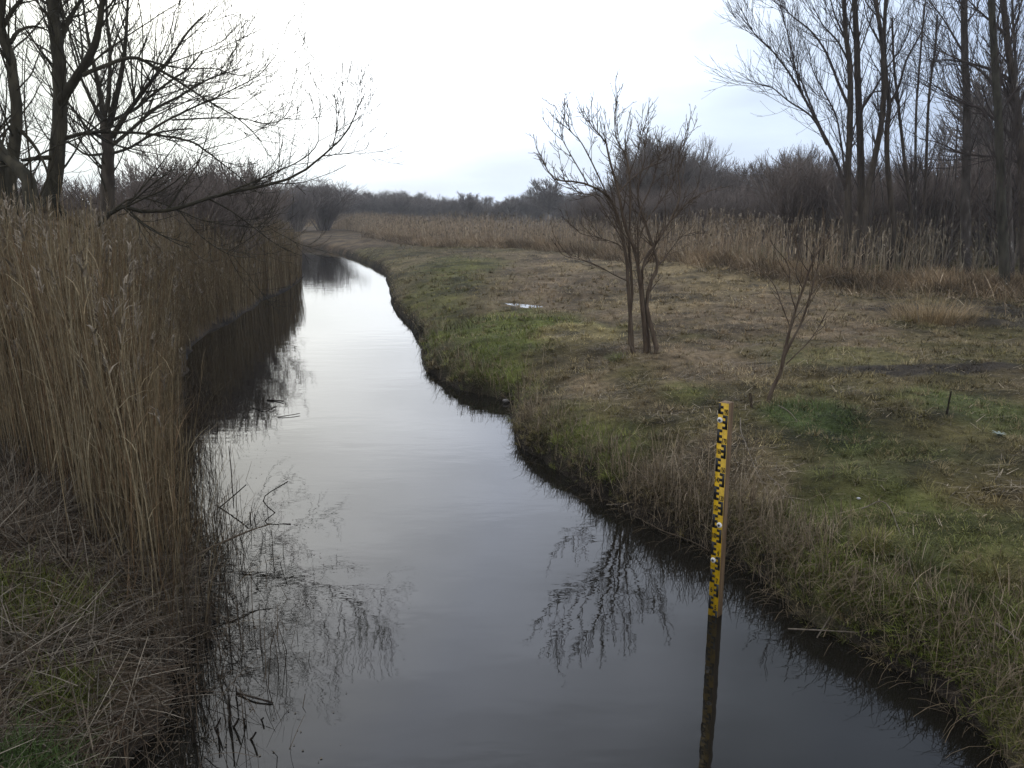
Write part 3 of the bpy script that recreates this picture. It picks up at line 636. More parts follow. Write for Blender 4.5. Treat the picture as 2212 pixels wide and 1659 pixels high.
# --- small multi-stemmed tree on the meadow
def Z2(pts, Y):
    if np.isscalar(Y): Y = [Y] * len(pts)
    Y = np.interp(np.linspace(0, 1, len(pts)), np.linspace(0, 1, len(Y)), Y)
    return [P(1024 + a / 2.4307, 170.7 + b_ / 2.4307, yy) for (a, b_), yy in zip(pts, Y)]
ft = foot(P(1385, 750, 11.9)); yb = ft[1]
def ftp(u_, dy): q = P(u_, 750, yb + dy); return foot(q)
st = [([ftp(1366, .0)] + Z2([(830, 1390), (820, 1250), (810, 1100), (800, 950), (775, 800), (745, 690), (700, 610), (600, 555), (500, 535), (430, 530), (380, 470), (345, 395)], [yb, yb + .1, yb - .6]), .034, .005),
      ([ftp(1383, -.1)] + Z2([(815, 1380), (830, 1100), (815, 900), (820, 700), (815, 500), (795, 400), (750, 320), (740, 230), (755, 80)], [yb, yb + .3]), .026, .004),
      ([ftp(1392, .05)] + Z2([(900, 1400), (885, 1200), (870, 1040), (845, 900), (790, 760), (760, 600), (710, 420), (690, 330), (620, 250), (575, 160)], [yb, yb - .3]), .042, .004),
      ([ftp(1408, -.12)] + Z2([(960, 1430), (930, 1300), (905, 1180), (930, 1060), (965, 980), (930, 850), (895, 740), (860, 640), (870, 520), (900, 400), (885, 280)], [yb - .1, yb + .4]), .040, .004),
      ([ftp(1400, .1)] + Z2([(920, 1400), (900, 1250), (880, 1050), (905, 930), (960, 860), (1020, 760), (1090, 680), (1160, 620), (1250, 580)], [yb, yb + .2]), .030, .004)]
bt = [(Z2([(700, 610), (620, 440), (560, 330), (500, 260), (500, 165)], [yb, yb - .2]), .012, .004), (Z2([(600, 555), (520, 420), (470, 330), (435, 265)], [yb - .3, yb - .5]), .010, .004),
      (Z2([(805, 1060), (740, 1030), (640, 975), (560, 950), (500, 935)], [yb, yb - .5]), .010, .003), (Z2([(800, 900), (740, 860), (640, 830), (560, 810), (520, 770)], [yb, yb + .5]), .010, .003),
      (Z2([(965, 980), (990, 955), (1030, 900), (1090, 830), (1180, 800)], [yb, yb + .3]), .010, .003), (Z2([(1020, 760), (1080, 620), (1070, 480), (1080, 380), (1100, 290)], [yb, yb + .4]), .012, .003),
      (Z2([(815, 500), (860, 380), (880, 300), (890, 260)], [yb, yb]), .008, .003), (Z2([(870, 1040), (860, 850), (870, 700), (930, 560), (960, 460), (985, 350)], [yb, yb + .3]), .014, .004), (Z2([(820, 1000), (780, 850), (700, 720), (640, 620), (560, 600), (500, 570)], [yb, yb - .2]), .012, .004), (Z2([(850, 900), (900, 760), (980, 640), (1040, 560), (1060, 470)], [yb, yb + .2]), .012, .004), (Z2([(760, 600), (820, 530), (900, 470), (980, 420), (1040, 380)], [yb, yb + .5]), .012, .003)]
tree('meadow_tree', 'small bare tree with several thin stems standing alone on the meadow', st, bt, M_barkS, M_barkS, ft,
     [dict(per=4.8, t0=.3, t1=.98, ln=(.25, .8), ang=.55, up=.8, K=7, rr=.5, rmax=.011, rmin=.0056, wob=.14, sides=4, keep=True),
      dict(per=5.5, t0=.2, t1=1, ln=(.12, .36), ang=.65, up=.8, K=5, rr=.6, rmax=.007, rmin=.0048, wob=.12, keep=True),
      dict(per=2.2, t0=.3, t1=1, ln=(.04, .14), ang=.8, up=.4, K=3, rr=.8, rmax=.006, rmin=.0045, wob=.1)])
# --- leaning sapling beyond the gauge
def Z4(pts, Y):
    if np.isscalar(Y): Y = [Y] * len(pts)
    Y = np.interp(np.linspace(0, 1, len(pts)), np.linspace(0, 1, len(Y)), Y)
    return [P(1536 + a / 3.2732, 512 + b_ / 3.2732, yy) for (a, b_), yy in zip(pts, Y)]
fs = GT(1660, 868); ysp = fs[1]
tree('sapling', 'thin leaning sapling forking low just beyond the yellow gauge',
     [([fs] + Z4([(410, 1140), (440, 1060), (490, 960), (510, 850), (545, 700), (590, 540), (650, 370), (700, 220), (760, 90), (820, 0), (860, -120)], [ysp, ysp + .3]), .026, .006),
      (Z4([(500, 930), (530, 820), (590, 700), (640, 600), (700, 420), (745, 240), (790, 120), (800, -30), (790, -220)], [ysp, ysp - .2]), .016, .005)],
     [(Z4([(530, 900), (600, 830), (690, 740), (760, 640), (825, 515)], ysp), .008, .003), (Z4([(520, 800), (610, 660), (690, 530)], ysp), .006, .002),
      (Z4([(690, 250), (640, 170), (600, 60), (570, -120)], ysp), .006, .002), (Z4([(730, 150), (680, 60), (650, -60)], ysp), .005, .002),
      (Z4([(600, 520), (560, 380), (545, 200), (440, 60)], ysp), .008, .004), (Z4([(560, 640), (500, 480), (440, 330), (330, 220)], [ysp, ysp + .3]), .007, .004),
      (Z4([(700, 420), (800, 300), (900, 240)], ysp), .006, .003), (Z4([(650, 370), (600, 250), (620, 100), (560, -80)], ysp), .007, .004), (Z4([(740, 120), (830, 20), (900, -60)], ysp), .006, .003)],
     M_barkS, M_barkS, fs, [dict(per=2.4, t0=.35, t1=.97, ln=(.2, .6), ang=.6, up=.6, K=6, rr=.5, rmax=.007, rmin=.0048, wob=.08, keep=True),
                            dict(per=2.6, t0=.3, t1=1, ln=(.08, .25), ang=.6, up=.5, K=4, rr=.8, rmax=.006, rmin=.0042, wob=.1)])
# --- trees of the wood edge, right
def Z3(pts, Y):
    if np.isscalar(Y): Y = [Y] * len(pts)
    Y = np.interp(np.linspace(0, 1, len(pts)), np.linspace(0, 1, len(Y)), Y)
    return [P(1536 + a / 2.558, b_ / 2.558, yy) for (a, b_), yy in zip(pts, Y)]
LR = [dict(per=2.2, t0=.25, t1=.98, ln=(.8, 2.5), ang=.5, up=.7, K=8, rr=.4, rmax=.024, rmin=.0095, wob=.08, sides=4, keep=True),
      dict(per=2.6, t0=.2, t1=.98, ln=(.5, 1.5), ang=.5, up=.5, K=6, rr=.5, rmax=.010, rmin=.0066, wob=.09, keep=True),
      dict(per=1.8, t0=.2, t1=1, ln=(.25, .8), ang=.5, up=.4, K=4, rr=.7, rmax=.007, rmin=.0052, wob=.09)]
def rtree(name, label, pts, Y, r0, boughs=(), mt=None, mc=None, lv=None, r1=None):
    z = Z3(pts, Y); f = foot(z[0]); bl = []
    for q in boughs: bl.append((Z3(q[0], q[1]), q[2], q[3]))
    return tree(name, label, [([f] + z, r0, r1 or r0 * .45)], bl, mt or M_barkG, mc or M_twigG, f, lv or LR)
rtree('alder_tree', 'straight pale grey trunk rising tallest from the clump left of the wood', [(832, 1250), (830, 1130), (822, 700), (805, 300), (795, 0), (790, -300)], 27, .15,
      [([(822, 620), (900, 500), (970, 380), (1060, 250), (1120, 100)], [27, 26], .04, .01), ([(805, 330), (860, 180), (900, 40)], [27, 28], .03, .01), ([(800, 250), (760, 120), (700, 0)], [27, 26], .03, .01)])
rtree('willow_tree', 'many stemmed tree spreading its fine twigs left against the sky', [(755, 1250), (757, 950), (770, 600), (765, 350), (745, 200), (735, 0), (725, -250)], 26.5, .12,
      [([(740, 1050), (690, 880), (600, 700), (520, 550), (430, 400), (330, 270), (250, 200), (215, 140)], [26.5, 25], .055, .01),
       ([(640, 800), (560, 650), (430, 560), (330, 480), (240, 465)], [26, 25], .035, .008), ([(765, 600), (700, 450), (640, 300), (560, 180), (450, 90), (380, 20)], [26.5, 27.5], .05, .01),
       ([(700, 900), (620, 740), (560, 600), (500, 450), (440, 330), (400, 200)], [26.5, 28], .04, .008), ([(765, 350), (700, 230), (620, 140), (560, 30)], [26.5, 25.5], .035, .01),
       ([(745, 1000), (720, 800), (690, 640), (620, 500), (560, 380), (540, 250)], [26.5, 25], .035, .008), ([(745, 220), (690, 100), (660, 0), (640, -80)], [26.5, 26], .03, .01),
       ([(520, 560), (470, 400), (440, 250), (400, 100), (380, 0)], [25.6, 25.8], .025, .008)],
      lv=[dict(LR[0], per=2.8), dict(LR[1], per=2.8), dict(LR[2], per=1.8)])
rtree('alder_tree', 'curved dark stem crossing just right of the tallest pale trunk', [(850, 1250), (865, 1060), (920, 800), (950, 600), (952, 400), (940, 200), (910, 0), (890, -250)], 26, .11,
      [([(950, 500), (880, 520), (830, 600)], [26, 26], .03, .01), ([(940, 250), (870, 120), (840, 0)], [26, 27], .03, .01)])
rtree('alder_tree', 'dark stem with a kink at mid height, forking right of the curved one', [(1005, 1280), (1000, 1150), (972, 900), (972, 700), (985, 580), (962, 400), (955, 200), (965, 0), (970, -200)], 26.5, .10,
      [([(985, 580), (1040, 470), (1080, 330), (1160, 180), (1200, 60)], [26.5, 26], .045, .01), ([(975, 700), (930, 620), (890, 560)], [26, 26], .02, .01)])
rtree('alder_tree', 'slim stem leaning left in the gap right of the kinked stem', [(1110, 1280), (1100, 1130), (1070, 900), (1042, 650), (1030, 530), (1010, 350), (1000, 100)], 27, .07)
rtree('alder_tree', 'slender pale stem standing alone against the bright gap in the wood', [(1125, 1300), (1130, 1180), (1130, 700), (1145, 450), (1165, 200), (1180, 20)], 27.5, .055, mt=M_barkB)
rtree('alder_tree', 'slender stem with small forks close right of the slender pale one', [(1165, 1280), (1185, 1000), (1200, 600), (1220, 400), (1240, 250), (1250, 80)], 28.5, .06)
rtree('birch_tree', 'tall straight trunk with whitish flecks at the wood edge', [(1420, 1530), (1405, 1200), (1410, 900), (1415, 600), (1402, 300), (1400, 0), (1400, -250)], 24.5, .16,
      [([(1400, 300), (1340, 200), (1280, 100), (1200, 0)], [24.5, 24], .035, .01), ([(1405, 60), (1370, 0), (1340, -60)], [24.5, 24], .03, .01), ([(1415, 120), (1460, 60), (1500, -40)], [24.5, 25], .03, .01)], mt=M_barkB)
rtree('birch_tree', 'tall dark mossy trunk second from the right edge of the wood', [(1622, 1620), (1612, 1300), (1600, 1000), (1590, 700), (1572, 400), (1548, 0), (1530, -250)], 20.5, .14,
      [([(1580, 500), (1500, 400), (1430, 355), (1300, 300), (1200, 260)], [20.5, 21], .04, .008), ([(1595, 800), (1500, 610), (1420, 580), (1300, 520), (1200, 440)], [20.5, 21.5], .035, .008),
       ([(1590, 700), (1640, 560), (1700, 480), (1760, 400)], [20.5, 20], .035, .01)], mt=mat_bark('wet_bark', (.03, .028, .022), (.07, .065, .05), 9))
rtree('birch_tree', 'thin whitish crooked stem behind the dark mossy trunk', [(1665, 1520), (1655, 1200), (1648, 1000), (1652, 850), (1680, 650), (1690, 450), (1670, 150), (1660, -100)], 22.5, .06, mt=M_barkB)
rtree('alder_tree', 'heavy branching tree filling the upper right corner', [(1735, 1500), (1720, 1000), (1700, 700), (1660, 400), (1630, 150), (1600, -100)], 23.5, .15,
      [([(1660, 450), (1560, 390), (1430, 350), (1300, 330), (1220, 340)], [23.5, 23], .05, .01), ([(1700, 800), (1600, 690), (1500, 610), (1400, 560), (1290, 500)], [23.5, 24.5], .05, .01),
       ([(1710, 900), (1600, 870), (1400, 850), (1260, 790), (1150, 765)], [23.5, 24.5], .045, .01), ([(1640, 200), (1560, 130), (1480, 60), (1400, -20)], [23.5, 23], .045, .01),
       ([(1700, 600), (1760, 450), (1800, 300)], [23.5, 23], .05, .01), ([(1690, 650), (1620, 480), (1560, 300), (1500, 200)], [23.5, 24], .04, .01)],
      lv=[dict(LR[0], per=3.2), dict(LR[1], per=2.8), dict(LR[2], per=1.8)])
# --- thin pale poles inside the wood
for q, (a0, b0, a1, b1, yy) in enumerate([(1250, 1250, 1330, 850, 29), (1290, 1250, 1370, 640, 30), (1200, 1200, 1260, 900, 30), (1330, 1300, 1360, 600, 28), (950, 1200, 920, 900, 29), (1480, 1350, 1470, 700, 29), (1540, 1400, 1560, 820, 26), (880, 1250, 905, 950, 29)]):
    z = Z3([(a0, b0), ((a0 + a1) / 2 + 8, (b0 + b1) / 2), (a1, b1)], yy); f = foot(z[0])
    tree('young_birch', 'thin pale pole of young growth among the dark stems of the right wood', [([f] + z, .03, .012)], [], M_barkB, M_twigG, f,
         [dict(per=1.2, t0=.3, t1=.98, ln=(.3, .9), ang=.5, up=.6, K=5, rr=.4, rmax=.008, rmin=.005, wob=.1), dict(per=1.0, t0=.3, t1=1, ln=(.2, .5), ang=.5, up=.4, K=4, rr=.7, rmax=.006, rmin=.004, wob=.1)], group='thin pale poles inside the right wood')
# ------------------------------------------------------------------ bushes and trees of the woods: prototypes, then copies
protos = []
def proto(kind, seed, Hh, spread, mt, tw):
    """a bare tree/bush about Hh metres high, standing at the origin: (trunk mesh, crown mesh)"""
    global rng
    keep = rng; rng = np.random.default_rng(seed)
    if kind == 'bush':
        ns = 26; a = rng.uniform(0, 6.28, ns); s = rng.uniform(.1, .95, ns) * spread
        tr = [([(.15 * math.cos(q) * s_, .15 * math.sin(q) * s_, 0), (.5 * s_ * math.cos(q), .5 * s_ * math.sin(q), Hh * .4), (s_ * math.cos(q + .2), s_ * math.sin(q + .2), Hh * rng.uniform(.62, .9))], .03 * Hh / 3, .008 * Hh / 3) for q, s_ in zip(a, s)]
        lv = [dict(cnt=12, t0=.1, t1=.98, ln=(.22 * Hh, .45 * Hh), ang=.6, up=.6, K=6, rr=.5, rmax=.02, rmin=tw * 1.2, wob=.13, keep=True), dict(cnt=7, t0=.1, t1=1, ln=(.08 * Hh, .22 * Hh), ang=.6, up=.6, K=4, rr=.6, rmax=tw * 1.4, rmin=tw, wob=.14)]
        bl = []
    elif kind == 'round':
        tr = [([(0, 0, 0), (.05, .02, Hh * .2), (0, .05, Hh * .45), (.05, 0, Hh * .7)], .03 * Hh, .01 * Hh)]
        ns = 16; bl = []
        for q in range(ns):
            a = rng.uniform(0, 6.28); z0 = rng.uniform(.16, .45) * Hh; el = rng.uniform(.25, 1.35); Lb = Hh * .55 * rng.uniform(.75, 1.0)
            e_ = np.array([math.cos(a) * math.cos(el) * spread / (Hh * .5), math.sin(a) * math.cos(el) * spread / (Hh * .5), math.sin(el)])
            bl.append(([(0, 0, z0), tuple(e_ * Lb * .5 + (0, 0, z0 - .02 * Hh)), tuple(e_ * Lb + (0, 0, z0 + .04 * Hh))], .010 * Hh, .003 * Hh))
        lv = [dict(cnt=14, t0=.15, t1=.98, ln=(.14 * Hh, .34 * Hh), ang=.55, up=.45, K=6, rr=.5, rmax=.03, rmin=tw * 1.3, wob=.12, keep=True), dict(cnt=8, t0=.1, t1=1, ln=(.06 * Hh, .16 * Hh), ang=.55, up=.35, K=4, rr=.6, rmax=tw * 1.5, rmin=tw, wob=.12)]
    else:  # upright: tall narrow
        tr = [([(0, 0, 0), (.1, .03, Hh * .3), (-.05, .05, Hh * .65), (.02, 0, Hh * .95)], .016 * Hh, .003 * Hh)]
        bl = []
        lv = [dict(cnt=46, t0=.15, t1=.98, ln=(.16 * Hh, .36 * Hh), ang=.6, up=.7, K=6, rr=.35, rmax=.03, rmin=tw * 1.3, wob=.1, keep=True), dict(cnt=14, t0=.1, t1=1, ln=(.06 * Hh, .15 * Hh), ang=.5, up=.4, K=4, rr=.6, rmax=tw * 1.5, rmin=tw, wob=.12)]
    e = tree('p', 'x', tr, bl, mt, mt, (0, 0, 0), lv, K=8); Hh = max(v_.co.z for c_ in e.children for v_ in c_.data.vertices) * .96
    kids = [c_ for c_ in e.children]; res = {c_.name.split('.')[0]: c_.data for c_ in kids}
    for c_ in kids: bpy.data.objects.remove(c_)
    bpy.data.objects.remove(e); rng = keep
    return res['trunk'], res['crown'], Hh
PB = [proto('bush', 100 + q, 4.0, 1.9, M_thick, .009) for q in range(4)]
PF = [proto('bush', 150 + q, 6.0, 2.9, M_far, .014) for q in range(2)]
PH = [proto('round', 400 + q, 8.0, 3.4, M_far, .040) for q in range(3)]
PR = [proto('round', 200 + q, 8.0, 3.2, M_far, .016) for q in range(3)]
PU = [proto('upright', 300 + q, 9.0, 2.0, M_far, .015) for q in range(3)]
def place(pr_, name, label, x, y, h, cat='tree', group=None, sx=1.0):
    e = empty(name, (x, y, float(hgt(np.array([x]), np.array([y]))[0]) - .05), label, cat, group)
    k = h / pr_[2]; e.scale = (k * sx, k * sx, k); e.rotation_euler = (0, 0, rng.uniform(0, 6.28))
    for nm, me in (('trunk', pr_[0]), ('crown', pr_[1])):
        o = bpy.data.objects.new(nm, me); C.objects.link(o); o.parent = e
    return e
def top(u, v, Y):   # height above ground of a point seen there
    return P(u, v, Y)[2] - .6
def at(u, Y): return P(u, 500, Y)[0]
ch = lambda a: a[rng.integers(0, len(a))]
# left dark thicket behind the reeds
for u, v, Y, sx in [(300, 350, 25, 1.1), (350, 305, 24, 1.1), (410, 290, 25, 1.15), (465, 300, 26, 1.1), (520, 330, 31, 1.1), (555, 372, 36, 1.0), (380, 340, 23, 1.2), (440, 345, 23.5, 1.2)]:
    place(ch(PB), 'willow_bush', 'dense dark willow bush behind the left reeds under the long bough', at(u, Y), Y, top(u, v, Y), 'bush', 'dark willow bushes behind the left reeds', sx)
for u, v, Y in [(20, 380, 24), (90, 360, 27), (160, 350, 26), (230, 360, 25), (-40, 350, 26), (590, 408, 84), (620, 420, 90)]:
    place(ch(PB), 'willow_bush', 'brown scrub bush filling the gaps between the left trunks', at(u, Y), Y, top(u, v, Y), 'bush', 'scrub between the left trunks', 1.3)
# left shore, farther
place(PF[0], 'round_tree', 'broad hazy tree standing highest above the far end of the left bank', at(700, 85), 85, top(695, 383, 85), 'tree', None, 1.7)
place(PF[1], 'round_tree', 'lower round tree touching the left side of the broad hazy one', at(640, 80), 80, top(650, 402, 80), 'tree', None, 1.6)
# far tree line
g = 'trees in the far treeline'
prof = [(560, 415), (620, 418), (660, 405), (720, 412), (760, 418), (800, 425), (840, 424), (880, 425), (920, 432), (950, 442), (980, 436), (1010, 435), (1050, 432), (1100, 436), (1140, 425), (1180, 425), (1220, 424), (1260, 425), (1300, 415)]
pu = [p_[0] for p_ in prof]; pv_ = [p_[1] for p_ in prof]
for q in range(130):
    u = 540 + q * 6 + rng.uniform(-4, 4); Y = rng.uniform(150, 185); v = np.interp(u, pu, pv_) + rng.uniform(-15, 10)
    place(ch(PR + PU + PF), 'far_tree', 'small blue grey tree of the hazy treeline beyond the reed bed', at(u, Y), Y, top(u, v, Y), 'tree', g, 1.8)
for u, v, Y, pr_, lab in [(1180, 384, 140, PH[2], 'tallest rounded tree of the far treeline, left of the meadow tree'), (1012, 414, 150, PH[0], 'small flat topped tree rising alone from the middle of the treeline'),
                      (1103, 426, 150, PH[1], 'pale low tree between the flat topped and the tallest far trees'), (1052, 428, 145, PU[0], 'dark pointed tree right of the small flat topped one'), (1232, 415, 140, PU[1], 'dark narrow tree just right of the tallest far tree')]:
    place(pr_, 'far_tree', lab, at(u, Y), Y, top(u, v, Y), 'tree', None, 1.2)
# wood behind the meadow tree
g = 'trees of the wood behind the meadow tree'
prof = [(1235, 425), (1280, 400), (1330, 370), (1370, 320), (1400, 290), (1430, 280), (1460, 300), (1500, 320), (1560, 345), (1600, 350), (1650, 340), (1700, 322), (1760, 330), (1800, 345)]
pu = [p_[0] for p_ in prof]; pv_ = [p_[1] for p_ in prof]
for q in range(56):
    u = 1245 + q * 9.8 + rng.uniform(-6, 6); Y = rng.uniform(56, 72); v = np.interp(u, pu, pv_) + rng.uniform(0, 45)
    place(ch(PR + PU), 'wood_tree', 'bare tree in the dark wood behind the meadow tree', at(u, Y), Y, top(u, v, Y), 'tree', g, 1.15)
place(PR[0], 'wood_tree', 'twiggy crown poking highest above the wood behind the meadow tree', at(1425, 60), 60, top(1425, 278, 60), 'tree', None, 1.0)
place(PR[1], 'wood_tree', 'pale rounded crown right of the highest one above the wood', at(1512, 75), 75, top(1512, 295, 75), 'tree', None, .9)
place(PR[2], 'wood_tree', 'low domed crown at the notch left of the right hand trunks', at(1700, 62), 62, top(1700, 315, 62), 'tree', None, .9)
# scrub in front of that wood
for q in range(26):
    u = 1300 + q * 20 + rng.uniform(-8, 8); Y = rng.uniform(48, 55); v = rng.uniform(385, 430)
    place(ch(PB), 'scrub_bush', 'brown scrub bush along the foot of the wood behind the reeds', at(u, Y), Y, top(u, v, Y), 'bush', 'scrub along the foot of the wood', 1.5)
# right wood: dark understorey and trees
for q in range(40):
    u = 1720 + q * 17 + rng.uniform(-10, 10); Y = rng.uniform(30, 44); v = rng.uniform(300, 400) - max(0, u - 2000) * .15
    place(ch(PB + PU), 'wood_bush', 'dark tangled undergrowth bush inside the right wood', at(u, Y), Y, top(u, v, Y), 'bush', 'undergrowth of the right wood', 1.2)
for u, v, Y in [(2080, 190, 42), (2150, 90, 40), (2225, 20, 38), (2270, 120, 36), (2020, 260, 46)]:
    place(ch(PR + PU), 'wood_tree', 'tall dark bare tree massed at the back of the right wood', at(u, Y), Y, top(u, v, Y), 'tree', 'tall trees at the back of the right wood', .9)
# ------------------------------------------------------------------ level gauge
gp = G(1545, 1327, 0); gx, gy = gp[0], gp[1]
ge = empty('water_gauge', (gx, gy, 0), 'yellow and black water level gauge on a wooden post standing in the stream', 'gauge')
ge.rotation_euler = (0, R(-.3), R(-44))   # local -Y is the face
def box(mb, x0, x1, y0, y1, z0, z1):
    V = [(x, y, z) for x in (x0, x1) for y in (y0, y1) for z in (z0, z1)]
    mb.add(V, [(0, 1, 3, 2), (4, 6, 7, 5), (0, 4, 5, 1), (2, 3, 7, 6), (0, 2, 6, 4), (1, 5, 7, 3)])
WL = .45; TOP = 1.98 - WL
def zz(dm): return dm * .1 - WL
m_wood = bpy.data.materials.new('post_wood'); m_wood.use_nodes = True; t = m_wood.node_tree; b = t.nodes['Principled BSDF']
tc_ = N('ShaderNodeTexCoord', t); mp_ = N('ShaderNodeMapping', t); mp_.inputs['Scale'].default_value = (60, 60, 3); t.links.new(tc_.outputs['Object'], mp_.inputs[0])
n_ = N('ShaderNodeTexNoise', t); n_.inputs['Scale'].default_value = 1; n_.inputs['Detail'].default_value = 6; t.links.new(mp_.outputs[0], n_.inputs[0])
r_ = N('ShaderNodeValToRGB', t); r_.color_ramp.elements[0].color = (.085, .048, .022, 1); r_.color_ramp.elements[1].color = (.21, .135, .07, 1)
r_.color_ramp.elements[0].position = .35; r_.color_ramp.elements[1].position = .65
t.links.new(n_.outputs[0], r_.inputs[0]); t.links.new(r_.outputs[0], b.inputs['Base Color']); b.inputs['Roughness'].default_value = .8
mb = MB(); box(mb, -.035, .035, -.032, .036, -.6, TOP); po = mb.build('wooden_post', m_wood, ge)
bv = po.modifiers.new('bevel', 'BEVEL'); bv.width = .004; bv.segments = 2
m_yel = mat_plain('yellow_enamel', (.60, .37, .010), .42); m_blk = mat_plain('black_print', (.012, .012, .012), .5)
m_wht = mat_plain('white_plastic', (.75, .75, .76), .4); m_met = mat_plain('screw_metal', (.10, .10, .11), .4, .6)
mb = MB(); box(mb, -.036, .036, -.036, -.032, -.30, TOP - .002); mb.build('scale_plate', m_yel, ge)
mb = MB(); Yf = -.0375
def mark(x0, x1, z0, z1):
    z1 = min(z1, TOP - .004)
    if z1 > z0: box(mb, x0, x1, Yf, -.0355, z0, z1)
for dm in range(2, 20):
    z0 = zz(dm)
    if dm % 2: s0, s1, t1 = -.0355, -.019, .001
    else: s0, s1, t1 = .019, .0355, -.001
    mark(s0, s1, z0 + .001, z0 + .098)
    for j in range(3):
        a_, b_ = z0 + .001 + j * .0385, z0 + .001 + j * .0385 + .0195
        if dm % 2: mark(s1 + .0002, t1, a_, b_)
        else: mark(t1, s0 - .0002, a_, b_)
mk = mb.build('scale_marks', m_blk, ge)
def numeral(txt, dm, right, up):
    cu = bpy.data.curves.new('n', 'FONT'); cu.body = txt; cu.size = .050; cu.align_x = 'CENTER'; cu.extrude = .0006; cu.offset = .0011
    ob = bpy.data.objects.new('n', cu); C.objects.link(ob); bpy.context.view_layer.update()
    me = bpy.data.meshes.new_from_object(ob.evaluated_get(bpy.context.evaluated_depsgraph_get())); bpy.data.objects.remove(ob)
    o = bpy.data.objects.new('numeral', me); C.objects.link(o); me.materials.clear(); me.materials.append(m_blk)
    o.parent = ge; o.rotation_euler = (R(90), 0, 0); wn = .031 if len(txt) > 1 else .015
    o.scale = (min(1, wn / max(.001, me_w(me))), 1, 1)
    o.location = (.019 if right else -.019, Yf + .0006, zz(dm) + up); o['label'] = 'black %s' % txt
def me_w(me):
    xs_ = [v_.co.x for v_ in me.vertices]; return max(xs_) - min(xs_)
for dm, txt in [(19, '190'), (17, '170'), (16, '160'), (15, '150'), (14, '140'), (13, '130'), (12, '120'), (10, '100'), (9, '9'), (7, '7'), (6, '6'), (5, '5')]:
    numeral(txt, dm, dm % 2 == 1, .004 if dm % 2 else .028)
def disc(x, z, r, y0, y1, mat, name, par, n=20):
    a = np.arange(n) * 2 * np.pi / n; V = [(x + r * math.cos(q) * k_, yy, z + r * math.sin(q) * k_) for yy, k_ in ((y0, 1), ((y0 + y1) / 2, 1), (y1, .8), (y1, 0.001)) for q in a]
    Qs = [(j * n + i_, j * n + (i_ + 1) % n, (j + 1) * n + (i_ + 1) % n, (j + 1) * n + i_) for j in range(3) for i_ in range(n)]
    return mesh_np(name, V, Qs, mat, par)
for x_, dm in ((-.020, 18.6), (.016, 11.3), (-.016, 8.65)):
    bo = disc(x_, zz(dm),   .019, -.036, -.044, m_wht, 'bolt', ge)
    disc(x_, zz(dm), .010, -.0452, -.048, m_met, 'screw', bo, 6)
# ------------------------------------------------------------------ single sticks, stalks and stones
M_stk = mat_bark('dead_stalk', (.05, .038, .026), (.11, .085, .06), 30); M_pale = mat_bark('pale_stick', (.11, .09, .07), (.20, .17, .135), 30)
M_dark = mat_bark('wet_stick', (.018, .014, .011), (.04, .032, .024), 30)
def stick(name, label, pts, r0, r1, mat, cat='stick', group=None, K=14, sides=6):
    pts = np.array(pts, float); b_ = pts[0]; p = crom(pts, K)[None]; r = np.linspace(r0, r1, K)[None] * (1 + .12 * rng.normal(size=(1, K)))
    V, Qd = tubes(p - b_, r, sides)
    n = len(V); V = np.vstack([V, [p[0, -1] - b_ ]]); 
    Qd = np.vstack([Qd, [(n - sides + j, n - sides + (j + 1) % sides, n, n) for j in range(0)]]) if False else Qd
    o = mesh_np(name, V[:-1], Qd, mat, None, None, True); o.location = b_
    return tag(o, label, cat, group)
def Z5(a, b_): return (a / 2.06, 853 + b_ / 2.06)
def wpt(a, b_, z=0.): return G(*Z5(a, b_), z)
b0 = wpt(490, 795, .34)
stick('dead_branch', 'long bare branch reaching from the left bank out over the water', [b0, wpt(620, 803, .33), wpt(722, 830, .26), wpt(860, 722, .30), wpt(1000, 652, .33), wpt(1110, 605, .34), wpt(1207, 573, .36)], .014, .005, M_stk, 'branch', K=20)
stick('dead_branch', 'shorter twig lying under the long bare branch on the left bank', [wpt(410, 840, .35), wpt(560, 850, .3), wpt(740, 822, .27), wpt(850, 760, .28), wpt(930, 735, .2)], .008, .003, M_stk, 'branch')
def stalk(label, base, tip, h, r=.006, kink=None, mat=None):
    """stands in the water at the pixel base, its tip seen at tip at height h"""
    p0 = wpt(*base, -.03); p1 = wpt(*tip, h)
    pts = [p0, (p0 + p1) / 2 + np.array([.005, 0, 0]), p1] if kink is None else [p0, wpt(*kink[:2], kink[2]), p1]
    stick('reed_stalk', label, pts, r, r * .7, mat or M_dark, 'stalk', 'broken reed stalks standing in the water, lower left', K=8)
stalk('bent reed stalk folded sharply, farthest out of the broken left stalks', (1240, 540), (1282, 385), .22, kink=(1172, 462, .12))
stalk('thick dark stalk slanting up right beside the long bare branch', (960, 515), (1095, 400), .22, .008)
stalk('upright dark stalk in the stubble above the long bare branch', (1035, 440), (1018, 228), .35, .006)
stalk('tall upright stalk, tallest of the loose ones in the bottom shallows', (1020, 1480), (1018, 1335), .22, .0075)
stalk('short curved stalk close right of the tallest bottom stalk', (1047, 1360), (1050, 1297), .10)
stalk('small stalk leaning right near the bottom, below the curved one', (1027, 1492), (1062, 1440), .08, .007)
stalk('arrowhead shaped stalk leaning right, lowest of the broken stalks', (1102, 1545), (1138, 1503), .07, .007)
stalk('tiny bent stalk above the arrowhead shaped one', (1075, 1460), (1088, 1442), .03)
stalk('tiny hooked stalk, rightmost in the bottom shallows', (1148, 1452), (1172, 1437), .035)
stalk('slim vertical stalk left of the tallest bottom stalk', (970, 1535), (966, 1485), .09)
stalk('leaning stalk nearest the left bank at the bottom', (865, 1560), (853, 1450), .18, .008)
stalk('slanting stalk with dark spots below the reed edge', (945, 1500), (982, 1437), .10)
stalk('short upright stump in open water left of the long branch tip', (1110, 560), (1112, 520), .07)
